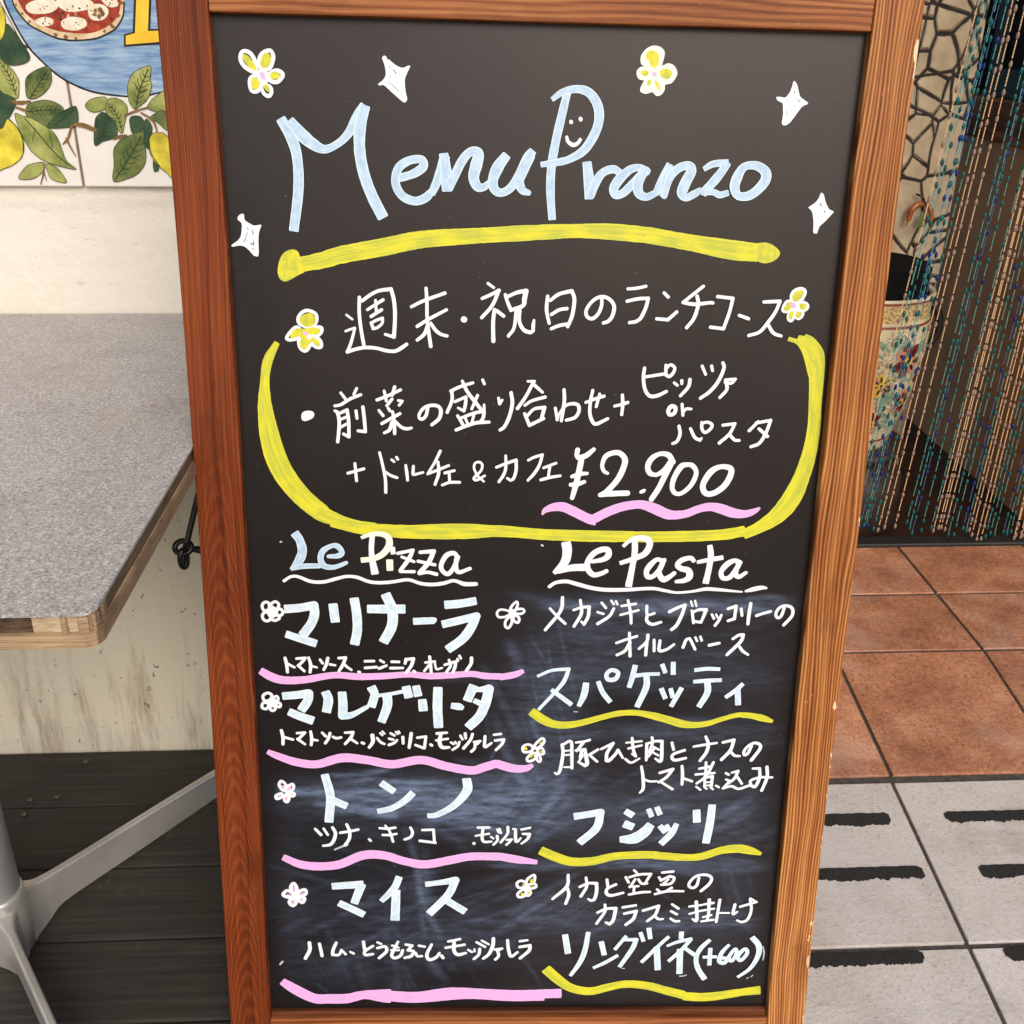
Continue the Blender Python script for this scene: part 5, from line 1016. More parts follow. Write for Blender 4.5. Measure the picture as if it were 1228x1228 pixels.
# ================================================================== the menu board (A-frame)
U = Vector((0.99957, -0.0245, -0.0159)).normalized()
NRM = Vector((-0.0217, -0.9878, 0.1539))
NRM = (NRM - U * NRM.dot(U)).normalized()
VUP = NRM.cross(U).normalized()
HB = 1.1045                                        # inner top edge above the feet, along the board
ORI = Vector((-0.203, 0.9782, 1.0900)) - VUP * HB
MB = Matrix((( U.x, VUP.x, NRM.x, ORI.x), (U.y, VUP.y, NRM.y, ORI.y), (U.z, VUP.z, NRM.z, ORI.z), (0, 0, 0, 1)))
board = empty('menu_board')
board.matrix_world = MB
tag(board, 'wooden framed chalkboard menu sign on legs with handwritten Italian lunch menu', 'menu board')

REC = 0.012
IN_L = [(-0.09, -0.0012), (0.0, -0.0002), (0.12, 0.0030), (0.25, 0.0050), (0.42, 0.0064), (0.6, 0.0069), (0.8, 0.0066), (1.03, 0.0062), (1.1045, 0.0066)]
IN_R = [(-0.09, 0.5615), (0.0, 0.5600), (0.12, 0.5582), (0.25, 0.5583), (0.42, 0.5600), (0.6, 0.5605), (0.8, 0.5622), (1.03, 0.5668), (1.1045, 0.5685)]
W_L, W_R = 0.0433, 0.0425
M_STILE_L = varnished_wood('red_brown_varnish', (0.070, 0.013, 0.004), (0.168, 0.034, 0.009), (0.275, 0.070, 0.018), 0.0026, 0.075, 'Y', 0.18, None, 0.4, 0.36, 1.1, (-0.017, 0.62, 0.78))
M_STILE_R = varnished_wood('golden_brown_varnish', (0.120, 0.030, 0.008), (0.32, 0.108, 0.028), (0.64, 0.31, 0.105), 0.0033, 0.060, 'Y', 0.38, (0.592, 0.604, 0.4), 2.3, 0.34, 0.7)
M_RAIL = varnished_wood('brown_varnish', (0.13, 0.034, 0.010), (0.28, 0.090, 0.028), (0.46, 0.19, 0.07), 0.0065, 0.045, 'X', 0.4, None, 5.1, 0.36)
def stile(name, inner, w, m):
    b = bmesh.new()
    pts = catmull([(x, HB - v) for v, x in inner], False, 0.03, 3)
    poly = [(p[0], p[1]) for p in pts] + [(p[0] + w, p[1]) for p in reversed(pts)]
    n = len(pts)
    # strip of quads with thickness
    F = [[b.verts.new((p[0] + q, p[1], zz)) for p in pts] for q, zz in ((0, 0.0), (w, 0.0), (w, -0.024), (0, -0.024))]
    for i in range(n - 1):
        for k in range(4):
            A, B = F[k], F[(k + 1) % 4]
            b.faces.new((A[i], A[i + 1], B[i + 1], B[i]))
    b.faces.new([F[k][0] for k in range(4)]); b.faces.new([F[k][-1] for k in (3, 2, 1, 0)])
    o = obj(name, b, m, board)
    return bevel(o, 0.0016, 3)
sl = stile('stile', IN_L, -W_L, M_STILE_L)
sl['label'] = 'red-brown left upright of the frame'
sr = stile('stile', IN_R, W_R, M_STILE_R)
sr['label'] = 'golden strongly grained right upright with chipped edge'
def rail(name, pts, z0, z1, m):
    b = bmesh.new()
    prism(b, [(x, HB - v) for x, v in pts], z0, z1)
    return bevel(obj(name, b, m, board), 0.0014, 2)
rail('top_rail', [(0.0002, 0.0), (0.5596, 0.0), (0.5610, -0.062), (-0.0010, -0.062)], -0.022, -0.0004, M_RAIL)
rail('bottom_rail', [(0.0066, 1.0262), (0.0070, 1.078), (0.5676, 1.078), (0.5664, 1.0262)], -0.022, -0.0004, M_RAIL)
# the lower moulding between panel and rail
rail('bead_moulding', [(0.0066, 1.0205), (0.0066, 1.0260), (0.5663, 1.0260), (0.5662, 1.0205)], -0.0125, -0.0055, varnished_wood('dark_moulding', (0.05, 0.014, 0.006), (0.12, 0.036, 0.014), (0.25, 0.09, 0.04), 0.006, 0.03, 'X', 0.4, None, 1.2))

import numpy as np
def smear_map(nx, ny, x0, x1, v0, v1):
    """Where the board was wiped: eraser strokes and chalk haze left on the paint."""
    rg = np.random.default_rng(11)
    X, V = np.meshgrid(np.linspace(x0, x1, nx), np.linspace(v0, v1, ny))
    S = np.zeros_like(X)
    # cx, cv, rx, rv, haze, stroke direction in degrees (v grows downwards), strokes
    PATCH = [(0.43, 0.530, 0.14, 0.011, 0.50, 2, 14), (0.36, 0.580, 0.09, 0.05, 0.16, -15, 16), (0.46, 0.585, 0.11, 0.045, 0.12, -12, 14),
             (0.42, 0.612, 0.15, 0.016, 0.16, -4, 14), (0.30, 0.640, 0.045, 0.07, 0.34, 70, 16), (0.42, 0.672, 0.15, 0.014, 0.24, -5, 14),
             (0.31, 0.745, 0.055, 0.06, 0.30, -60, 22), (0.42, 0.775, 0.14, 0.040, 0.34, -22, 34), (0.46, 0.725, 0.10, 0.05, 0.14, -30, 16),
             (0.40, 0.832, 0.16, 0.007, 0.42, 0, 12), (0.44, 0.908, 0.13, 0.016, 0.38, -6, 20), (0.315, 0.890, 0.05, 0.035, 0.26, -35, 18),
             (0.42, 0.955, 0.14, 0.04, 0.10, -4, 14), (0.52, 0.860, 0.035, 0.09, 0.16, 70, 14), (0.50, 0.66, 0.05, 0.10, 0.08, 80, 10),
             (0.155, 0.750, 0.115, 0.026, 0.85, 3, 26), (0.235, 0.775, 0.055, 0.025, 0.55, 18, 12), (0.11, 0.800, 0.10, 0.05, 0.12, 20, 14),
             (0.27, 0.735, 0.06, 0.03, 0.22, 0, 8), (0.14, 0.890, 0.15, 0.05, 0.20, -25, 26), (0.178, 0.862, 0.012, 0.040, 0.42, 82, 6),
             (0.215, 0.935, 0.08, 0.035, 0.24, 60, 16), (0.09, 0.965, 0.11, 0.04, 0.18, 75, 20), (0.03, 0.86, 0.03, 0.10, 0.10, 80, 8),
             (0.24, 1.000, 0.16, 0.010, 0.12, 0, 8), (0.36, 0.555, 0.06, 0.02, 0.18, 10, 8)]
    def add(cx, cv, ang, length, width, bend, amt):
        # a soft arc: rotate into stroke space
        ca, sa = math.cos(ang), math.sin(ang)
        m = (np.abs(X - cx) < length) & (np.abs(V - cv) < length)
        if not m.any(): return
        dx, dv = X[m] - cx, V[m] - cv
        s = dx * ca + dv * sa
        t = -dx * sa + dv * ca - bend * s * s / length
        g = np.exp(-(t / width) ** 2) * np.clip(1 - (np.abs(s) / (length * 0.5)) ** 4, 0, 1)
        S[m] = np.maximum(S[m], S[m] * 0.6 + g * amt)
    for cx, cv, rx, rv, haze, deg, n in PATCH:
        d = ((X - cx) / rx) ** 2 + ((V - cv) / rv) ** 2
        S = S + haze * 0.58 * np.exp(-d * 1.3)
        for _ in range(n):
            px, pv = cx + rg.normal(0, rx * 0.5), cv + rg.normal(0, rv * 0.5)
            a = R(deg) + rg.normal(0, 0.10)
            add(px, pv, a, rg.uniform(0.04, 0.13), rg.uniform(0.0008, 0.007), rg.normal(0, 0.18), haze * rg.uniform(0.10, 0.65) + 0.015)
    for k in range(12):     # swirl left by a cloth
        r = 0.030 + 0.005 * k
        for q in np.linspace(0.1, 2.6, 9):
            add(0.345 + 1.25 * r * math.cos(q), 0.560 + r * 0.75 * math.sin(q), q + math.pi / 2, 0.035, rg.uniform(0.0007, 0.002), 0.0, rg.uniform(0.02, 0.13))
    for k in range(15):     # fine diagonal scratches
        add(0.285 + 0.007 * k + rg.normal(0, 0.004), 0.892 - 0.001 * k + rg.normal(0, 0.006), R(-37), rg.uniform(0.05, 0.14), 0.0007, 0.0, rg.uniform(0.06, 0.26))
    for k in range(9):      # drips and ghosts of older writing
        add(rg.uniform(0.05, 0.5), rg.uniform(0.72, 1.0), rg.uniform(0, 3.14), rg.uniform(0.01, 0.04), 0.0016, rg.normal(0, 1.0), 0.16)
    edge = np.clip((0.566 - X) / 0.03, 0, 1) * np.clip(X / 0.03, 0, 1)
    low = np.clip((1.022 - V) / 0.03, 0, 1)
    return np.clip(2.15 * np.power(S, 1.28) * edge * low, 0, 1)

def chalkboard():
    t = NT('chalkboard_black')
    co = t.coord('Object')
    sm = t.n('Attribute', {'attribute_name': 'smear'}).outputs['Fac']
    gr = t.n('Attribute', {'attribute_name': 'grease'}).outputs['Fac']
    s3 = t.noise(t.mapping(co, scale=(34, 150, 1), rot=(0, 0, R(-24))), 1.0, 5.0, 0.7)
    s4 = t.noise(t.mapping(co, scale=(900, 900, 1)), 1.0, 2.0, 0.6)
    amount = t.math('MULTIPLY', sm, t.math('ADD', t.math('MULTIPLY', t.mask(s3, 0.30, 0.68), 0.75), t.math('MULTIPLY', s4, 0.5)), True)
    base = t.mix(t.mask(t.noise(co, 7.0, 4.0), 0.35, 0.7), (0.0080, 0.0062, 0.0062), (0.0115, 0.0092, 0.0092))
    col = t.mix(t.math('MULTIPLY', gr, t.mask(s3, 0.42, 0.60)), base, (0.0035, 0.003, 0.003))
    col = t.mix(amount, col, (0.130, 0.178, 0.285))
    dots = t.noise(t.mapping(co, scale=(330, 330, 1)), 1.0, 2.0, 0.5)
    col = t.mix(t.math('MULTIPLY', t.mask(dots, 0.745, 0.78), 0.32), col, (0.40, 0.38, 0.34))
    dots2 = t.noise(t.mapping(co, scale=(700, 700, 1), loc=(4, 2, 0)), 1.0, 2.0, 0.5)
    col = t.mix(t.math('MULTIPLY', t.mask(dots2, 0.70, 0.76), t.math('MULTIPLY', sm, 0.9)), col, (0.42, 0.46, 0.55))
    t.bump(t.noise(co, 500.0, 2.0), 0.10, 0.0005)
    rough = t.math('ADD', t.math('ADD', t.math('MULTIPLY', amount, 0.35), 0.35), t.math('MULTIPLY', gr, -0.10))
    t.b.inputs['Specular Tint'].default_value = (1.0, 0.92, 0.93, 1)
    return t.out(col, rough, spec=0.37)
PX0, PX1, PV0, PV1 = -0.012, 0.580, -0.02, 1.034
NX, NY = 330, 585
SM = smear_map(NX, NY, PX0, PX1, PV0, PV1)
_X, _V = np.meshgrid(np.linspace(PX0, PX1, NX), np.linspace(PV0, PV1, NY))
GR = np.zeros_like(_X)
for gx, gv, gr_, gh, ga in ((0.020, 0.185, 0.016, 0.040, 1.0), (0.012, 0.215, 0.014, 0.03, 0.8), (0.030, 0.245, 0.012, 0.03, 0.7), (0.150, 0.012, 0.025, 0.012, 0.9), (0.205, 0.014, 0.03, 0.012, 0.6), (0.33, 0.03, 0.05, 0.012, 0.25)):
    GR = np.maximum(GR, ga * np.exp(-(((_X - gx) / gr_) ** 2 + ((_V - gv) / gh) ** 2)))
me = bpy.data.meshes.new('panel')
co_ = np.stack([_X, HB - _V, np.full_like(_X, -REC)], -1).reshape(-1, 3)
idx_ = np.arange(NX * NY).reshape(NY, NX)
quads = np.stack([idx_[1:, :-1], idx_[1:, 1:], idx_[:-1, 1:], idx_[:-1, :-1]], -1).reshape(-1, 4)
me.from_pydata(co_.tolist(), [], quads.tolist())
for nm_, arr in (('smear', SM), ('grease', GR)):
    at = me.attributes.new(nm_, 'FLOAT', 'POINT')
    at.data.foreach_set('value', arr.reshape(-1).astype(np.float32))
panel = link('panel', me, chalkboard(), board)
sd_ = panel.modifiers.new('thickness', 'SOLIDIFY')
sd_.thickness = 0.006
sd_.offset = -1

PAINT = {
    'white': paint_mat('white_marker', (0.82, 0.83, 0.86), (0.70, 0.76, 0.83), 0.3, (6, 4), 0.6),
    'blue': paint_mat('pale_blue_marker', (0.52, 0.665, 0.80), (0.36, 0.51, 0.70), 0.75, (5, 3), 0.85),
    'ice': paint_mat('ice_white_marker', (0.68, 0.80, 0.86), (0.48, 0.63, 0.76), 0.6, (5, 3), 0.85),
    'yellow': paint_mat('yellow_marker', (0.69, 0.635, 0.018), (0.40, 0.45, 0.045), 0.12, (1.2, 5), 0.85),
    'pink': paint_mat('pink_marker', (0.80, 0.40, 0.76), (0.62, 0.40, 0.67), 0.2, (3, 4), 0.7),
    'ivory': paint_mat('ivory_marker', (0.80, 0.84, 0.70), (0.66, 0.76, 0.68), 0.2, (6, 5), 0.6),
    'dark': NT('unpainted_gap').out((0.10, 0.11, 0.12), 0.6),
    'chalk': paint_mat('chalk_residue', (0.52, 0.56, 0.62), (0.35, 0.38, 0.44), 0.0, (20, 4), 0.7),
}
LIFT = {'frame_line_drawing': 0, 'underline': 1, 'course_heading_lettering': 2, 'chalk_speck': 0}
PIECES = []
for nm, enc in WRITING:
    if nm == 'chalk_speck':
        PIECES += [(nm, '@chalk;' + q) for q in enc.split(';') if q and q[0] != '@']
    else:
        PIECES.append((nm, enc))
for idx, (nm, enc) in enumerate(PIECES):
    bm = bmesh.new()
    uvl = bm.loops.layers.uv.new('UVMap')
    mats = []
    mi = 0
    z0 = -REC + 0.00012 + LIFT.get(nm, 2) * 0.00030
    k = 0
    for tok in enc.split(';'):
        if not tok: continue
        if tok[0] == '@':
            mm = PAINT['ice' if (nm == 'dish_name_lettering' and tok == '@blue') else tok[1:]]
            if mm not in mats: mats.append(mm)
            mi = mats.index(mm)
            continue
        typ = tok[0]
        vals = [int(q) * 1e-4 for q in tok[1:].split()]
        z = z0 + k * 0.000022
        k += 1
        if typ == 'P':
            blob(bm, uvl, [(vals[j], HB - vals[j + 1]) for j in range(0, len(vals), 2)], z, mi, idx * 3.7 + k)
            continue
        pts = [(vals[j], HB - vals[j + 1], abs(vals[j + 2]) * (0.93 if typ == 'p' else 1.0), vals[j + 2] < 0) for j in range(0, len(vals), 3)]
        if typ == 'c':
            ribbon(bm, uvl, catmull([q[:3] for q in pts], True), z, 'r', True, mi, seed=idx * 11 + k)
            continue
        runs, cur = [], []
        for j, q in enumerate(pts):
            cur.append(q[:3])
            if q[3] and 0 < j < len(pts) - 1:
                runs.append(cur)
                cur = [q[:3]]
        runs.append(cur)
        ec = 'r' if typ in 'rp' else 'f'
        for ri, rn in enumerate(runs):
            ribbon(bm, uvl, catmull(rn), z, (ec if ri == 0 else 'r') + (ec if ri == len(runs) - 1 else 'r'), False, mi, jitter=0.05, seed=idx * 11 + k)
            z += 0.000011
            k += 0.5
    me_name = nm
    o = obj(me_name, bm, mats, panel)

# rear leg frame, hinged at the top and splayed back to the floor
AR = 26.0
rear = empty('rear_pivot')
bpy.data.objects.remove(rear)
MRr = Matrix.Translation((0, HB + 0.05, -0.026)) @ Matrix.Rotation(R(AR), 4, 'X')
L_R = 1.192
bm = bmesh.new()
for xa in (-0.030, 0.550):
    box(bm, xa, xa + 0.036, -L_R, -0.01, -0.020, -0.002, MRr)
box(bm, 0.0065, 0.5495, -0.05, -0.012, -0.019, -0.003, MRr)
box(bm, 0.0065, 0.5495, -L_R + 0.03, -L_R + 0.07, -0.019, -0.003, MRr)
bevel(obj('rear_frame', bm, M_RAIL, board), 0.0015)
bm = bmesh.new()
box(bm, 0.0062, 0.5498, -L_R + 0.0705, -0.0505, -0.014, -0.009, MRr)
obj('rear_panel', bm, NT('rear_board_black').out((0.02, 0.019, 0.018), 0.5), board)
M_BLACKIRON = NT('black_iron').out((0.008, 0.008, 0.009), 0.32)
for xa in (0.06, 0.48):
    bm = bmesh.new()
    box(bm, xa, xa + 0.05, HB + 0.030, HB + 0.058, -0.0275, -0.0245)
    tube(bm, [(xa, HB + 0.06, -0.025), (xa + 0.05, HB + 0.06, -0.025)], 0.004, 10)
    obj('hinge', bm, M_BLACKIRON, board)

# stay hook on the left outer edge: screw eye, ring and rod
MBI = MB.inverted()
def bl(p): return MBI @ Vector(p)
Yh = 1.0
bm = bmesh.new()
loop = []
C0 = Vector((-0.2915, Yh, 0.5770))
for k in range(20):
    a = 2 * math.pi * k / 20
    loop.append(bl(C0 + Vector((0.0088 * math.cos(a), 0.004 * math.sin(a), 0.0058 * math.sin(a)))))
tube(bm, loop, 0.0030, 10, True)
tube(bm, [bl(C0 + Vector((0.0075, 0, -0.002))), bl(C0 + Vector((0.016, 0, -0.003))), bl(C0 + Vector((0.052, 0.0, -0.001)))], [0.0026, 0.0042, 0.0038], 10)
obj('screw_eye', bm, M_BLACKIRON, board, True)
bm = bmesh.new()
loop = []
C1 = Vector((-0.2915, Yh - 0.004, 0.5655))
for k in range(20):
    a = 2 * math.pi * k / 20
    loop.append(bl(C1 + Vector((0.0026 * math.cos(a), 0.003 * math.cos(a), 0.0098 * math.sin(a)))))
tube(bm, loop, 0.0034, 10, True)
tube(bm, [bl(C1 + Vector((0.0015, 0.0, 0.0085))), bl(C1 + Vector((0.0055, 0.004, 0.020))), bl((-0.2735, Yh + 0.012, 0.628)), bl((-0.235, Yh + 0.05, 0.74))], [0.0030, 0.0033, 0.0034, 0.0034], 10)
obj('stay_rod', bm, M_BLACKIRON, board, True)

# ================================================================== painted jar on its plinth, ornament, bead curtain
JX, JY, JZ = 0.848, 2.11, 0.252
def majolica():
    t = NT('majolica_glaze')
    co = t.coord('Object')
    p = t.sep(co)
    ang = t.math('ARCTAN2', p[1], p[0])
    uv = t.n('CombineXYZ', X=t.math('MULTIPLY', ang, 0.13), Y=p[2]).outputs[0]
    n = t.noise(uv, 20.0, 3.0)
    col = t.ramp(n, ((0.3, (0.50, 0.41, 0.26)), (0.7, (0.62, 0.53, 0.36))))
    g = t.noise(uv, 26.0, 4.0, 0.6, 1.0)
    band = t.math('MULTIPLY', t.mask(p[2], 0.04, 0.07), t.mask(p[2], 0.295, 0.265))
    col = t.mix(t.math('MULTIPLY', t.mask(g, 0.50, 0.56), t.math('MULTIPLY', band, 0.85)), col, (0.12, 0.27, 0.19))
    sw = t.n('TexWave', {'wave_type': 'RINGS'}, Vector=t.mapping(uv, scale=(1, 1, 1)), Scale=22.0, Distortion=14.0, Detail=2.0, Detail_Scale=2.0).outputs['Fac']
    col = t.mix(t.math('MULTIPLY', t.mask(sw, 0.93, 0.98), t.math('MULTIPLY', band, 0.8)), col, (0.08, 0.05, 0.03))
    rim = t.math('MULTIPLY', t.mask(p[2], 0.292, 0.295), t.mask(p[2], 0.330, 0.327))
    rz = t.noise(uv, 160.0, 2.0)
    col = t.mix(rim, col, t.mix(t.mask(rz, 0.45, 0.6), (0.62, 0.46, 0.22), (0.30, 0.18, 0.06)))
    for zz in (0.285, 0.332, 0.030):
        ln = t.mask(t.math('ABSOLUTE', t.math('SUBTRACT', p[2], zz)), 0.0035, 0.002)
        col = t.mix(ln, col, (0.22, 0.04, 0.02))
    return t.out(col, 0.25)
jar = empty('painted_jar', (JX, JY, JZ))
tag(jar, 'large cream ceramic jar painted with red and blue flowers behind the bead curtain', 'jar')
PROF = [(0.070, 0.0), (0.086, 0.002), (0.092, 0.012), (0.096, 0.030), (0.112, 0.085), (0.127, 0.150), (0.135, 0.215), (0.137, 0.265), (0.132, 0.288), (0.130, 0.296), (0.131, 0.325), (0.136, 0.336), (0.134, 0.341), (0.124, 0.338), (0.120, 0.30)]
bm = bmesh.new()
lathe(bm, PROF, 64, cap=False)
body = obj('body', bm, majolica(), jar, True)
bm = bmesh.new()
lathe(bm, [(0.121, 0.300), (0.119, 0.345), (0.119, 0.385), (0.115, 0.390), (0.05, 0.375), (0.002, 0.372)], 40, cap=False)
obj('black_liner', bm, NT('black_plastic').out((0.004, 0.004, 0.004), 0.9, spec=0.1), jar, True)
# flowers painted on the jar: petals follow the curved wall
def jar_r(z):
    for (r0, z0), (r1, z1) in zip(PROF, PROF[1:]):
        if z0 <= z <= z1 and z1 > z0:
            return r0 + (r1 - r0) * (z - z0) / (z1 - z0)
    return 0.13
def jar_pt(s, z, off):
    a = -math.pi / 2 + s / 0.13
    r = jar_r(z) + off
    return (r * math.cos(a), r * math.sin(a), z)
JM = [NT('jar_dark_red').out((0.16, 0.02, 0.018), 0.3), NT('jar_black').out((0.015, 0.013, 0.02), 0.3), NT('jar_yellow').out((0.62, 0.42, 0.05), 0.3), NT('jar_salmon').out((0.50, 0.20, 0.12), 0.3), NT('jar_cobalt').out((0.02, 0.06, 0.25), 0.3)]
def jar_flower(s, z, rad, seed, c1=0, c2=3):
    random.seed(seed)
    bm = bmesh.new()
    def disc(cs, cz, rs, rz, rot, off, mi):
        c = bm.verts.new(jar_pt(cs, cz, off))
        ring = []
        for k in range(12):
            a = 2 * math.pi * k / 12
            px, py = rs * math.cos(a), rz * math.sin(a)
            ring.append(bm.verts.new(jar_pt(cs + px * math.cos(rot) - py * math.sin(rot), cz + px * math.sin(rot) + py * math.cos(rot), off)))
        for k in range(12):
            bm.faces.new((c, ring[k], ring[(k + 1) % 12])).material_index = mi
    np_ = 7
    for k in range(np_):
        a = 2 * math.pi * k / np_ + random.uniform(-.2, .2)
        disc(s + rad * 0.62 * math.cos(a), z + rad * 0.62 * math.sin(a), rad * 0.44, rad * 0.30, a, 0.0006 + 0.0001 * k, c1 if k % 3 else c2)
        disc(s + rad * 0.55 * math.cos(a), z + rad * 0.55 * math.sin(a), rad * 0.26, rad * 0.09, a, 0.0016 + 0.00005 * k, 1)
    disc(s, z, rad * 0.30, rad * 0.30, 0, 0.0022, 2)
    disc(s, z, rad * 0.14, rad * 0.14, 0, 0.0025, 1)
    return obj('painted_flower', bm, JM, jar, True)
jar_flower(0.060, 0.215, 0.036, 1, 0, 3)
jar_flower(0.078, 0.120, 0.030, 2, 3, 0)
jar_flower(0.012, 0.075, 0.028, 3, 0, 3)
jar_flower(0.010, 0.165, 0.026, 4, 2, 3)
jar_flower(0.125, 0.180, 0.030, 5, 0, 4)
jar_flower(-0.05, 0.20, 0.034, 6, 0, 3)
jar_flower(-0.05, 0.10, 0.030, 7, 3, 0)
for sg in (1, -1):
    bm = bmesh.new()
    pts = [(0.128 * sg, 0, 0.30), (0.150 * sg, 0, 0.296), (0.166 * sg, 0, 0.272), (0.166 * sg, 0, 0.238), (0.153 * sg, 0, 0.212), (0.134 * sg, 0, 0.205)]
    tube(bm, catmull([tuple(p) for p in pts], False, 0.006, 3), 0.008, 10)
    hd = obj('handle', bm, NT('jar_handle_black').out((0.01, 0.009, 0.009), 0.25), jar, True)
bm = bmesh.new()
lathe(bm, [(0.13, -0.012), (0.135, -0.008), (0.135, 0.10), (0.11, 0.135), (0.11, 0.152), (0.13, 0.160), (0.13, 0.1735)], 32)
pln = obj('jar_plinth', bm, plain('dark_plinth_wood', (0.03, 0.016, 0.010), 0.5), None, True)
pln.location = (JX, JY, ZF + 0.0005)
tag(pln, 'dark round plinth carrying the painted jar behind the curtain', 'plinth')

orn = empty('pepper_ornament', (0.982, 2.236, 0.752))
tag(orn, 'string of curled orange-brown peppers with a green leaf hung on the stone wall', 'ornament')
M_PEP = ceramic('pepper_glaze', (0.24, 0.055, 0.012), (0.44, 0.14, 0.03), 60)
def pepper(pts, r0):
    bm = bmesh.new()
    P = catmull([tuple(Vector(p) - orn.location) for p in pts], False, 0.003, 4)
    n = len(P)
    tube(bm, P, [r0 * (0.35 + 0.65 * math.sin(math.pi * min(1, 0.25 + 0.75 * k / n)) ** 0.6) if k < n - 3 else r0 * 0.25 for k in range(n)], 12)
    return obj('pepper', bm, M_PEP, orn, True)
pepper([(0.9905, 2.236, 0.7345), (0.978, 2.234, 0.7335), (0.967, 2.232, 0.722), (0.9645, 2.232, 0.706), (0.962, 2.233, 0.690)], 0.0068)
pepper([(1.000, 2.236, 0.735), (1.010, 2.234, 0.722), (1.013, 2.233, 0.705), (1.011, 2.233, 0.690)], 0.0055)
bm = bmesh.new()
tube(bm, [tuple(Vector(p) - orn.location) for p in ((0.975, 2.24, 0.755), (0.990, 2.236, 0.748), (0.998, 2.236, 0.733), (1.004, 2.238, 0.742))], 0.0022, 8)
obj('wire', bm, M_BLACKIRON, orn, True)
bm = bmesh.new()
lv = [bm.verts.new(tuple(Vector(p) - orn.location)) for p in ((0.992, 2.234, 0.722), (0.999, 2.231, 0.712), (0.998, 2.232, 0.694), (0.990, 2.233, 0.684), (0.986, 2.232, 0.700))]
bm.faces.new(lv)
ex = bmesh.ops.extrude_face_region(bm, geom=bm.faces[:])
for vv in [g for g in ex['geom'] if isinstance(g, bmesh.types.BMVert)]: vv.co.y += 0.002
obj('leaf', bm, plain('green_leaf', (0.09, 0.15, 0.02), 0.5), orn)

# bead curtain: one rod, every strand a part of its own
def bead_glass(name, c, tr=0.35):
    t = NT(name)
    t.b.inputs['Transmission Weight'].default_value = tr
    t.b.inputs['IOR'].default_value = 1.3
    return t.out(c, 0.18)
M_BEAD = {'pink': (bead_glass('rose_bead', (0.40, 0.27, 0.21)), NT('gold_bugle_bead').out((0.70, 0.46, 0.26), 0.28)),
          'teal': (bead_glass('teal_bead', (0.012, 0.14, 0.15)), NT('teal_bugle_bead').out((0.10, 0.30, 0.28), 0.3)),
          'blue': (bead_glass('blue_bead', (0.012, 0.035, 0.24)), NT('blue_bugle_bead').out((0.05, 0.12, 0.28), 0.3))}
Z_ROD = 2.35
curtain = empty('bead_curtain', (1.0, 1.938, Z_ROD))
tag(curtain, 'hanging bead curtain of teal, blue and rose-gold strands in the doorway', 'bead curtain')
def strand_mesh(colr, length, seed):
    rg = random.Random(seed)
    bm = bmesh.new()
    z = 0.0
    def ell(zc, r, h, mi):
        rows = [(0.0, h), (0.62, h * 0.66), (1.0, 0.1 * h), (0.92, -0.3 * h), (0.5, -h * 0.78), (0.0, -h)]
        top = bm.verts.new((0, 0, zc + h)); bot = bm.verts.new((0, 0, zc - h))
        rings = [[bm.verts.new((r * q * math.cos(k * math.pi / 4), r * q * math.sin(k * math.pi / 4), zc + hh)) for k in range(8)] for q, hh in rows[1:-1]]
        fs = []
        for k in range(8):
            fs.append(bm.faces.new((top, rings[0][k], rings[0][(k + 1) % 8])))
            fs.append(bm.faces.new((bot, rings[-1][(k + 1) % 8], rings[-1][k])))
            for A, B in zip(rings, rings[1:]):
                fs.append(bm.faces.new((A[k], B[k], B[(k + 1) % 8], A[(k + 1) % 8])))
        for f in fs: f.material_index = mi
    def bugle(za, zb, r, mi):
        A = [bm.verts.new((r * math.cos(k * math.pi / 3), r * math.sin(k * math.pi / 3), za)) for k in range(6)]
        B = [bm.verts.new((r * math.cos(k * math.pi / 3), r * math.sin(k * math.pi / 3), zb)) for k in range(6)]
        for k in range(6):
            bm.faces.new((A[k], A[(k + 1) % 6], B[(k + 1) % 6], B[k])).material_index = mi
        bm.faces.new(A).material_index = mi
        bm.faces.new(B).material_index = mi
    zz = -rg.uniform(0.0, 0.03)
    mix_ = {'pink': 'pink', 'teal': 'teal', 'blue': 'blue'}[colr]
    alt = 4
    while zz > -length + 0.012:
        gap = rg.choice((0.030, 0.032, 0.034)) if colr == 'pink' else rg.choice((0.026, 0.030, 0.046))
        e = max(zz - gap, -length + 0.006)
        c = zz
        st = 0.0060 if colr == 'pink' else 0.0125
        while c - st * 0.8 > e:
            bugle(c - st * 0.90, c, 0.00105 if colr == 'pink' else 0.00085, 1)
            c -= st
        mi = 0
        if colr == 'blue' and rg.random() < 0.4: mi = 2
        if colr == 'teal' and rg.random() < 0.08: mi = 2
        ell(e - 0.0070, 0.0032, 0.0070, mi)
        zz = e - 0.0140
    me = bpy.data.meshes.new('strand')
    bm.to_mesh(me); bm.free()
    for p in me.polygons: p.use_smooth = p.material_index != 1
    for m in M_BEAD[colr]: me.materials.append(m)
    me.materials.append(M_BEAD['teal' if colr == 'blue' else 'blue'][0])
    return me
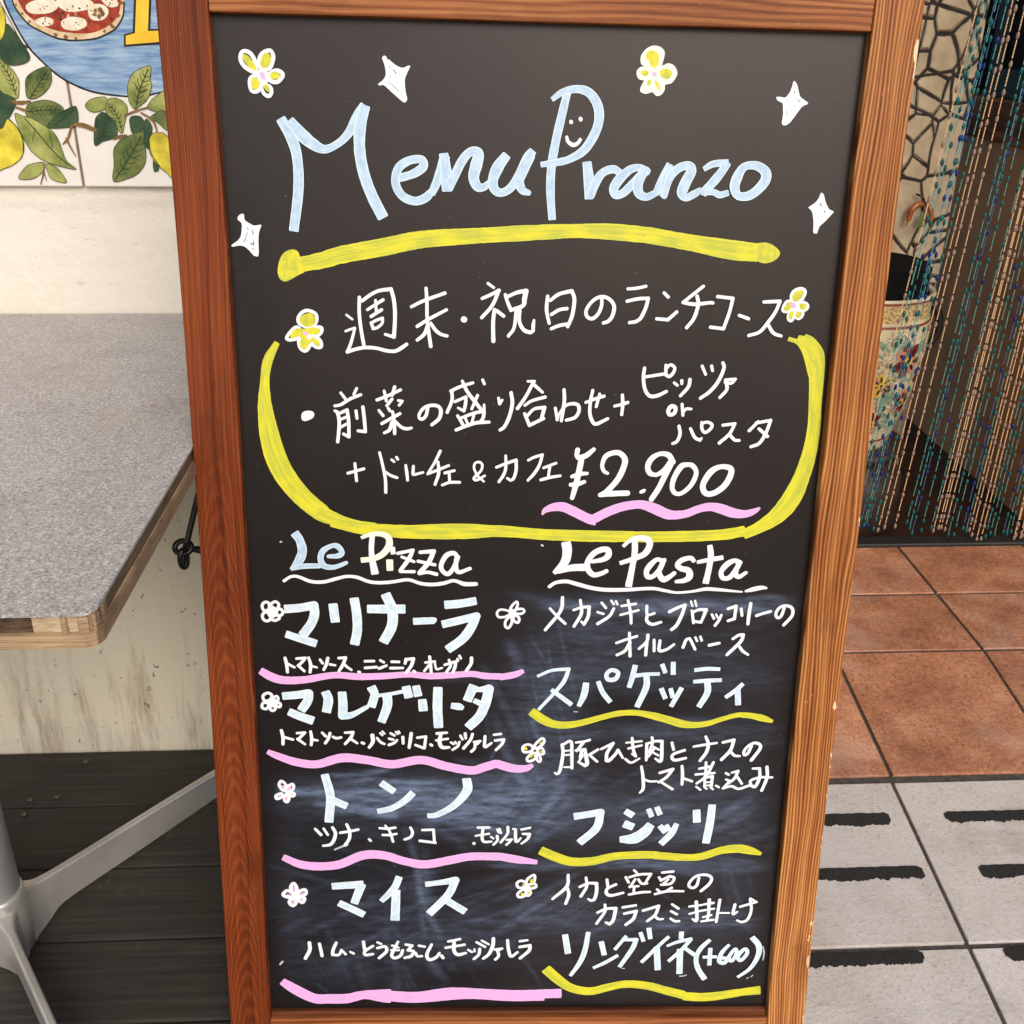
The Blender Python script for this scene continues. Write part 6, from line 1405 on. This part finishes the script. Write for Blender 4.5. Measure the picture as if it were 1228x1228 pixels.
MESH = {(c, k): strand_mesh(c, 2.24, k + 10 * len(c)) for c in ('pink', 'teal', 'blue') for k in range(3)}
STR = [(60, 'pink'), (76, 'teal'), (92, 'teal'), (106, 'blue'), (122, 'teal'), (137, 'teal'), (166, 'teal'), (190, 'pink'), (214, 'pink'), (261, 'pink'), (303, 'teal'), (340, 'blue'), (376, 'teal'), (411, 'teal'), (425, 'pink'), (458, 'pink'),
       (480, 'pink'), (495, 'teal'), (512, 'teal'), (546, 'blue'), (565, 'teal'), (583, 'pink'), (599, 'pink'), (615, 'pink'), (650, 'teal'), (672, 'teal'), (692, 'teal'), (730, 'blue'), (756, 'teal'), (772, 'pink'), (798, 'pink'), (822, 'pink'), (845, 'teal'), (870, 'teal'), (890, 'blue'), (915, 'teal'), (945, 'pink'), (965, 'pink'), (1000, 'teal'), (1030, 'blue'), (1060, 'teal'), (1095, 'pink'), (1130, 'teal'), (1165, 'teal'), (322, 'teal'), (443, 'pink'), (633, 'pink'), (742, 'teal'), (786, 'pink'), (810, 'pink'), (834, 'pink'), (150, 'blue'), (69, 'teal'), (930, 'pink')]
for i, (q, c) in enumerate(STR):
    xb = 0.8191 + (q - 60) / 760.0 * 0.3888
    zb = 0.128 - (q - 60) / 760.0 * 0.0400 + random.uniform(-0.012, 0.012)
    lean = max(0.0, 0.079 * (1 - (q - 60) / 760.0)) + random.uniform(-0.004, 0.004)
    o = bpy.data.objects.new('strand', MESH[(c, i % 3)])
    COL.objects.link(o)
    o.parent = curtain
    # bottom fixed at (xb, zb), leaning to the right going up
    th = math.atan(lean)
    top = Vector((xb + math.sin(th) * 2.24, random.uniform(-0.006, 0.006) + 1.938, zb + math.cos(th) * 2.24))
    o.matrix_basis = Matrix.Translation(top - curtain.location) @ Matrix.Rotation(th, 4, 'Y') @ Matrix.Rotation(random.uniform(0, 6.28), 4, 'Z')
bm = bmesh.new()
tube(bm, [(-0.45, 0, 0.0), (0.62, 0, 0.0)], 0.012, 14)
obj('rod', bm, plain('dark_rod_wood', (0.06, 0.03, 0.015), 0.5), curtain, True)
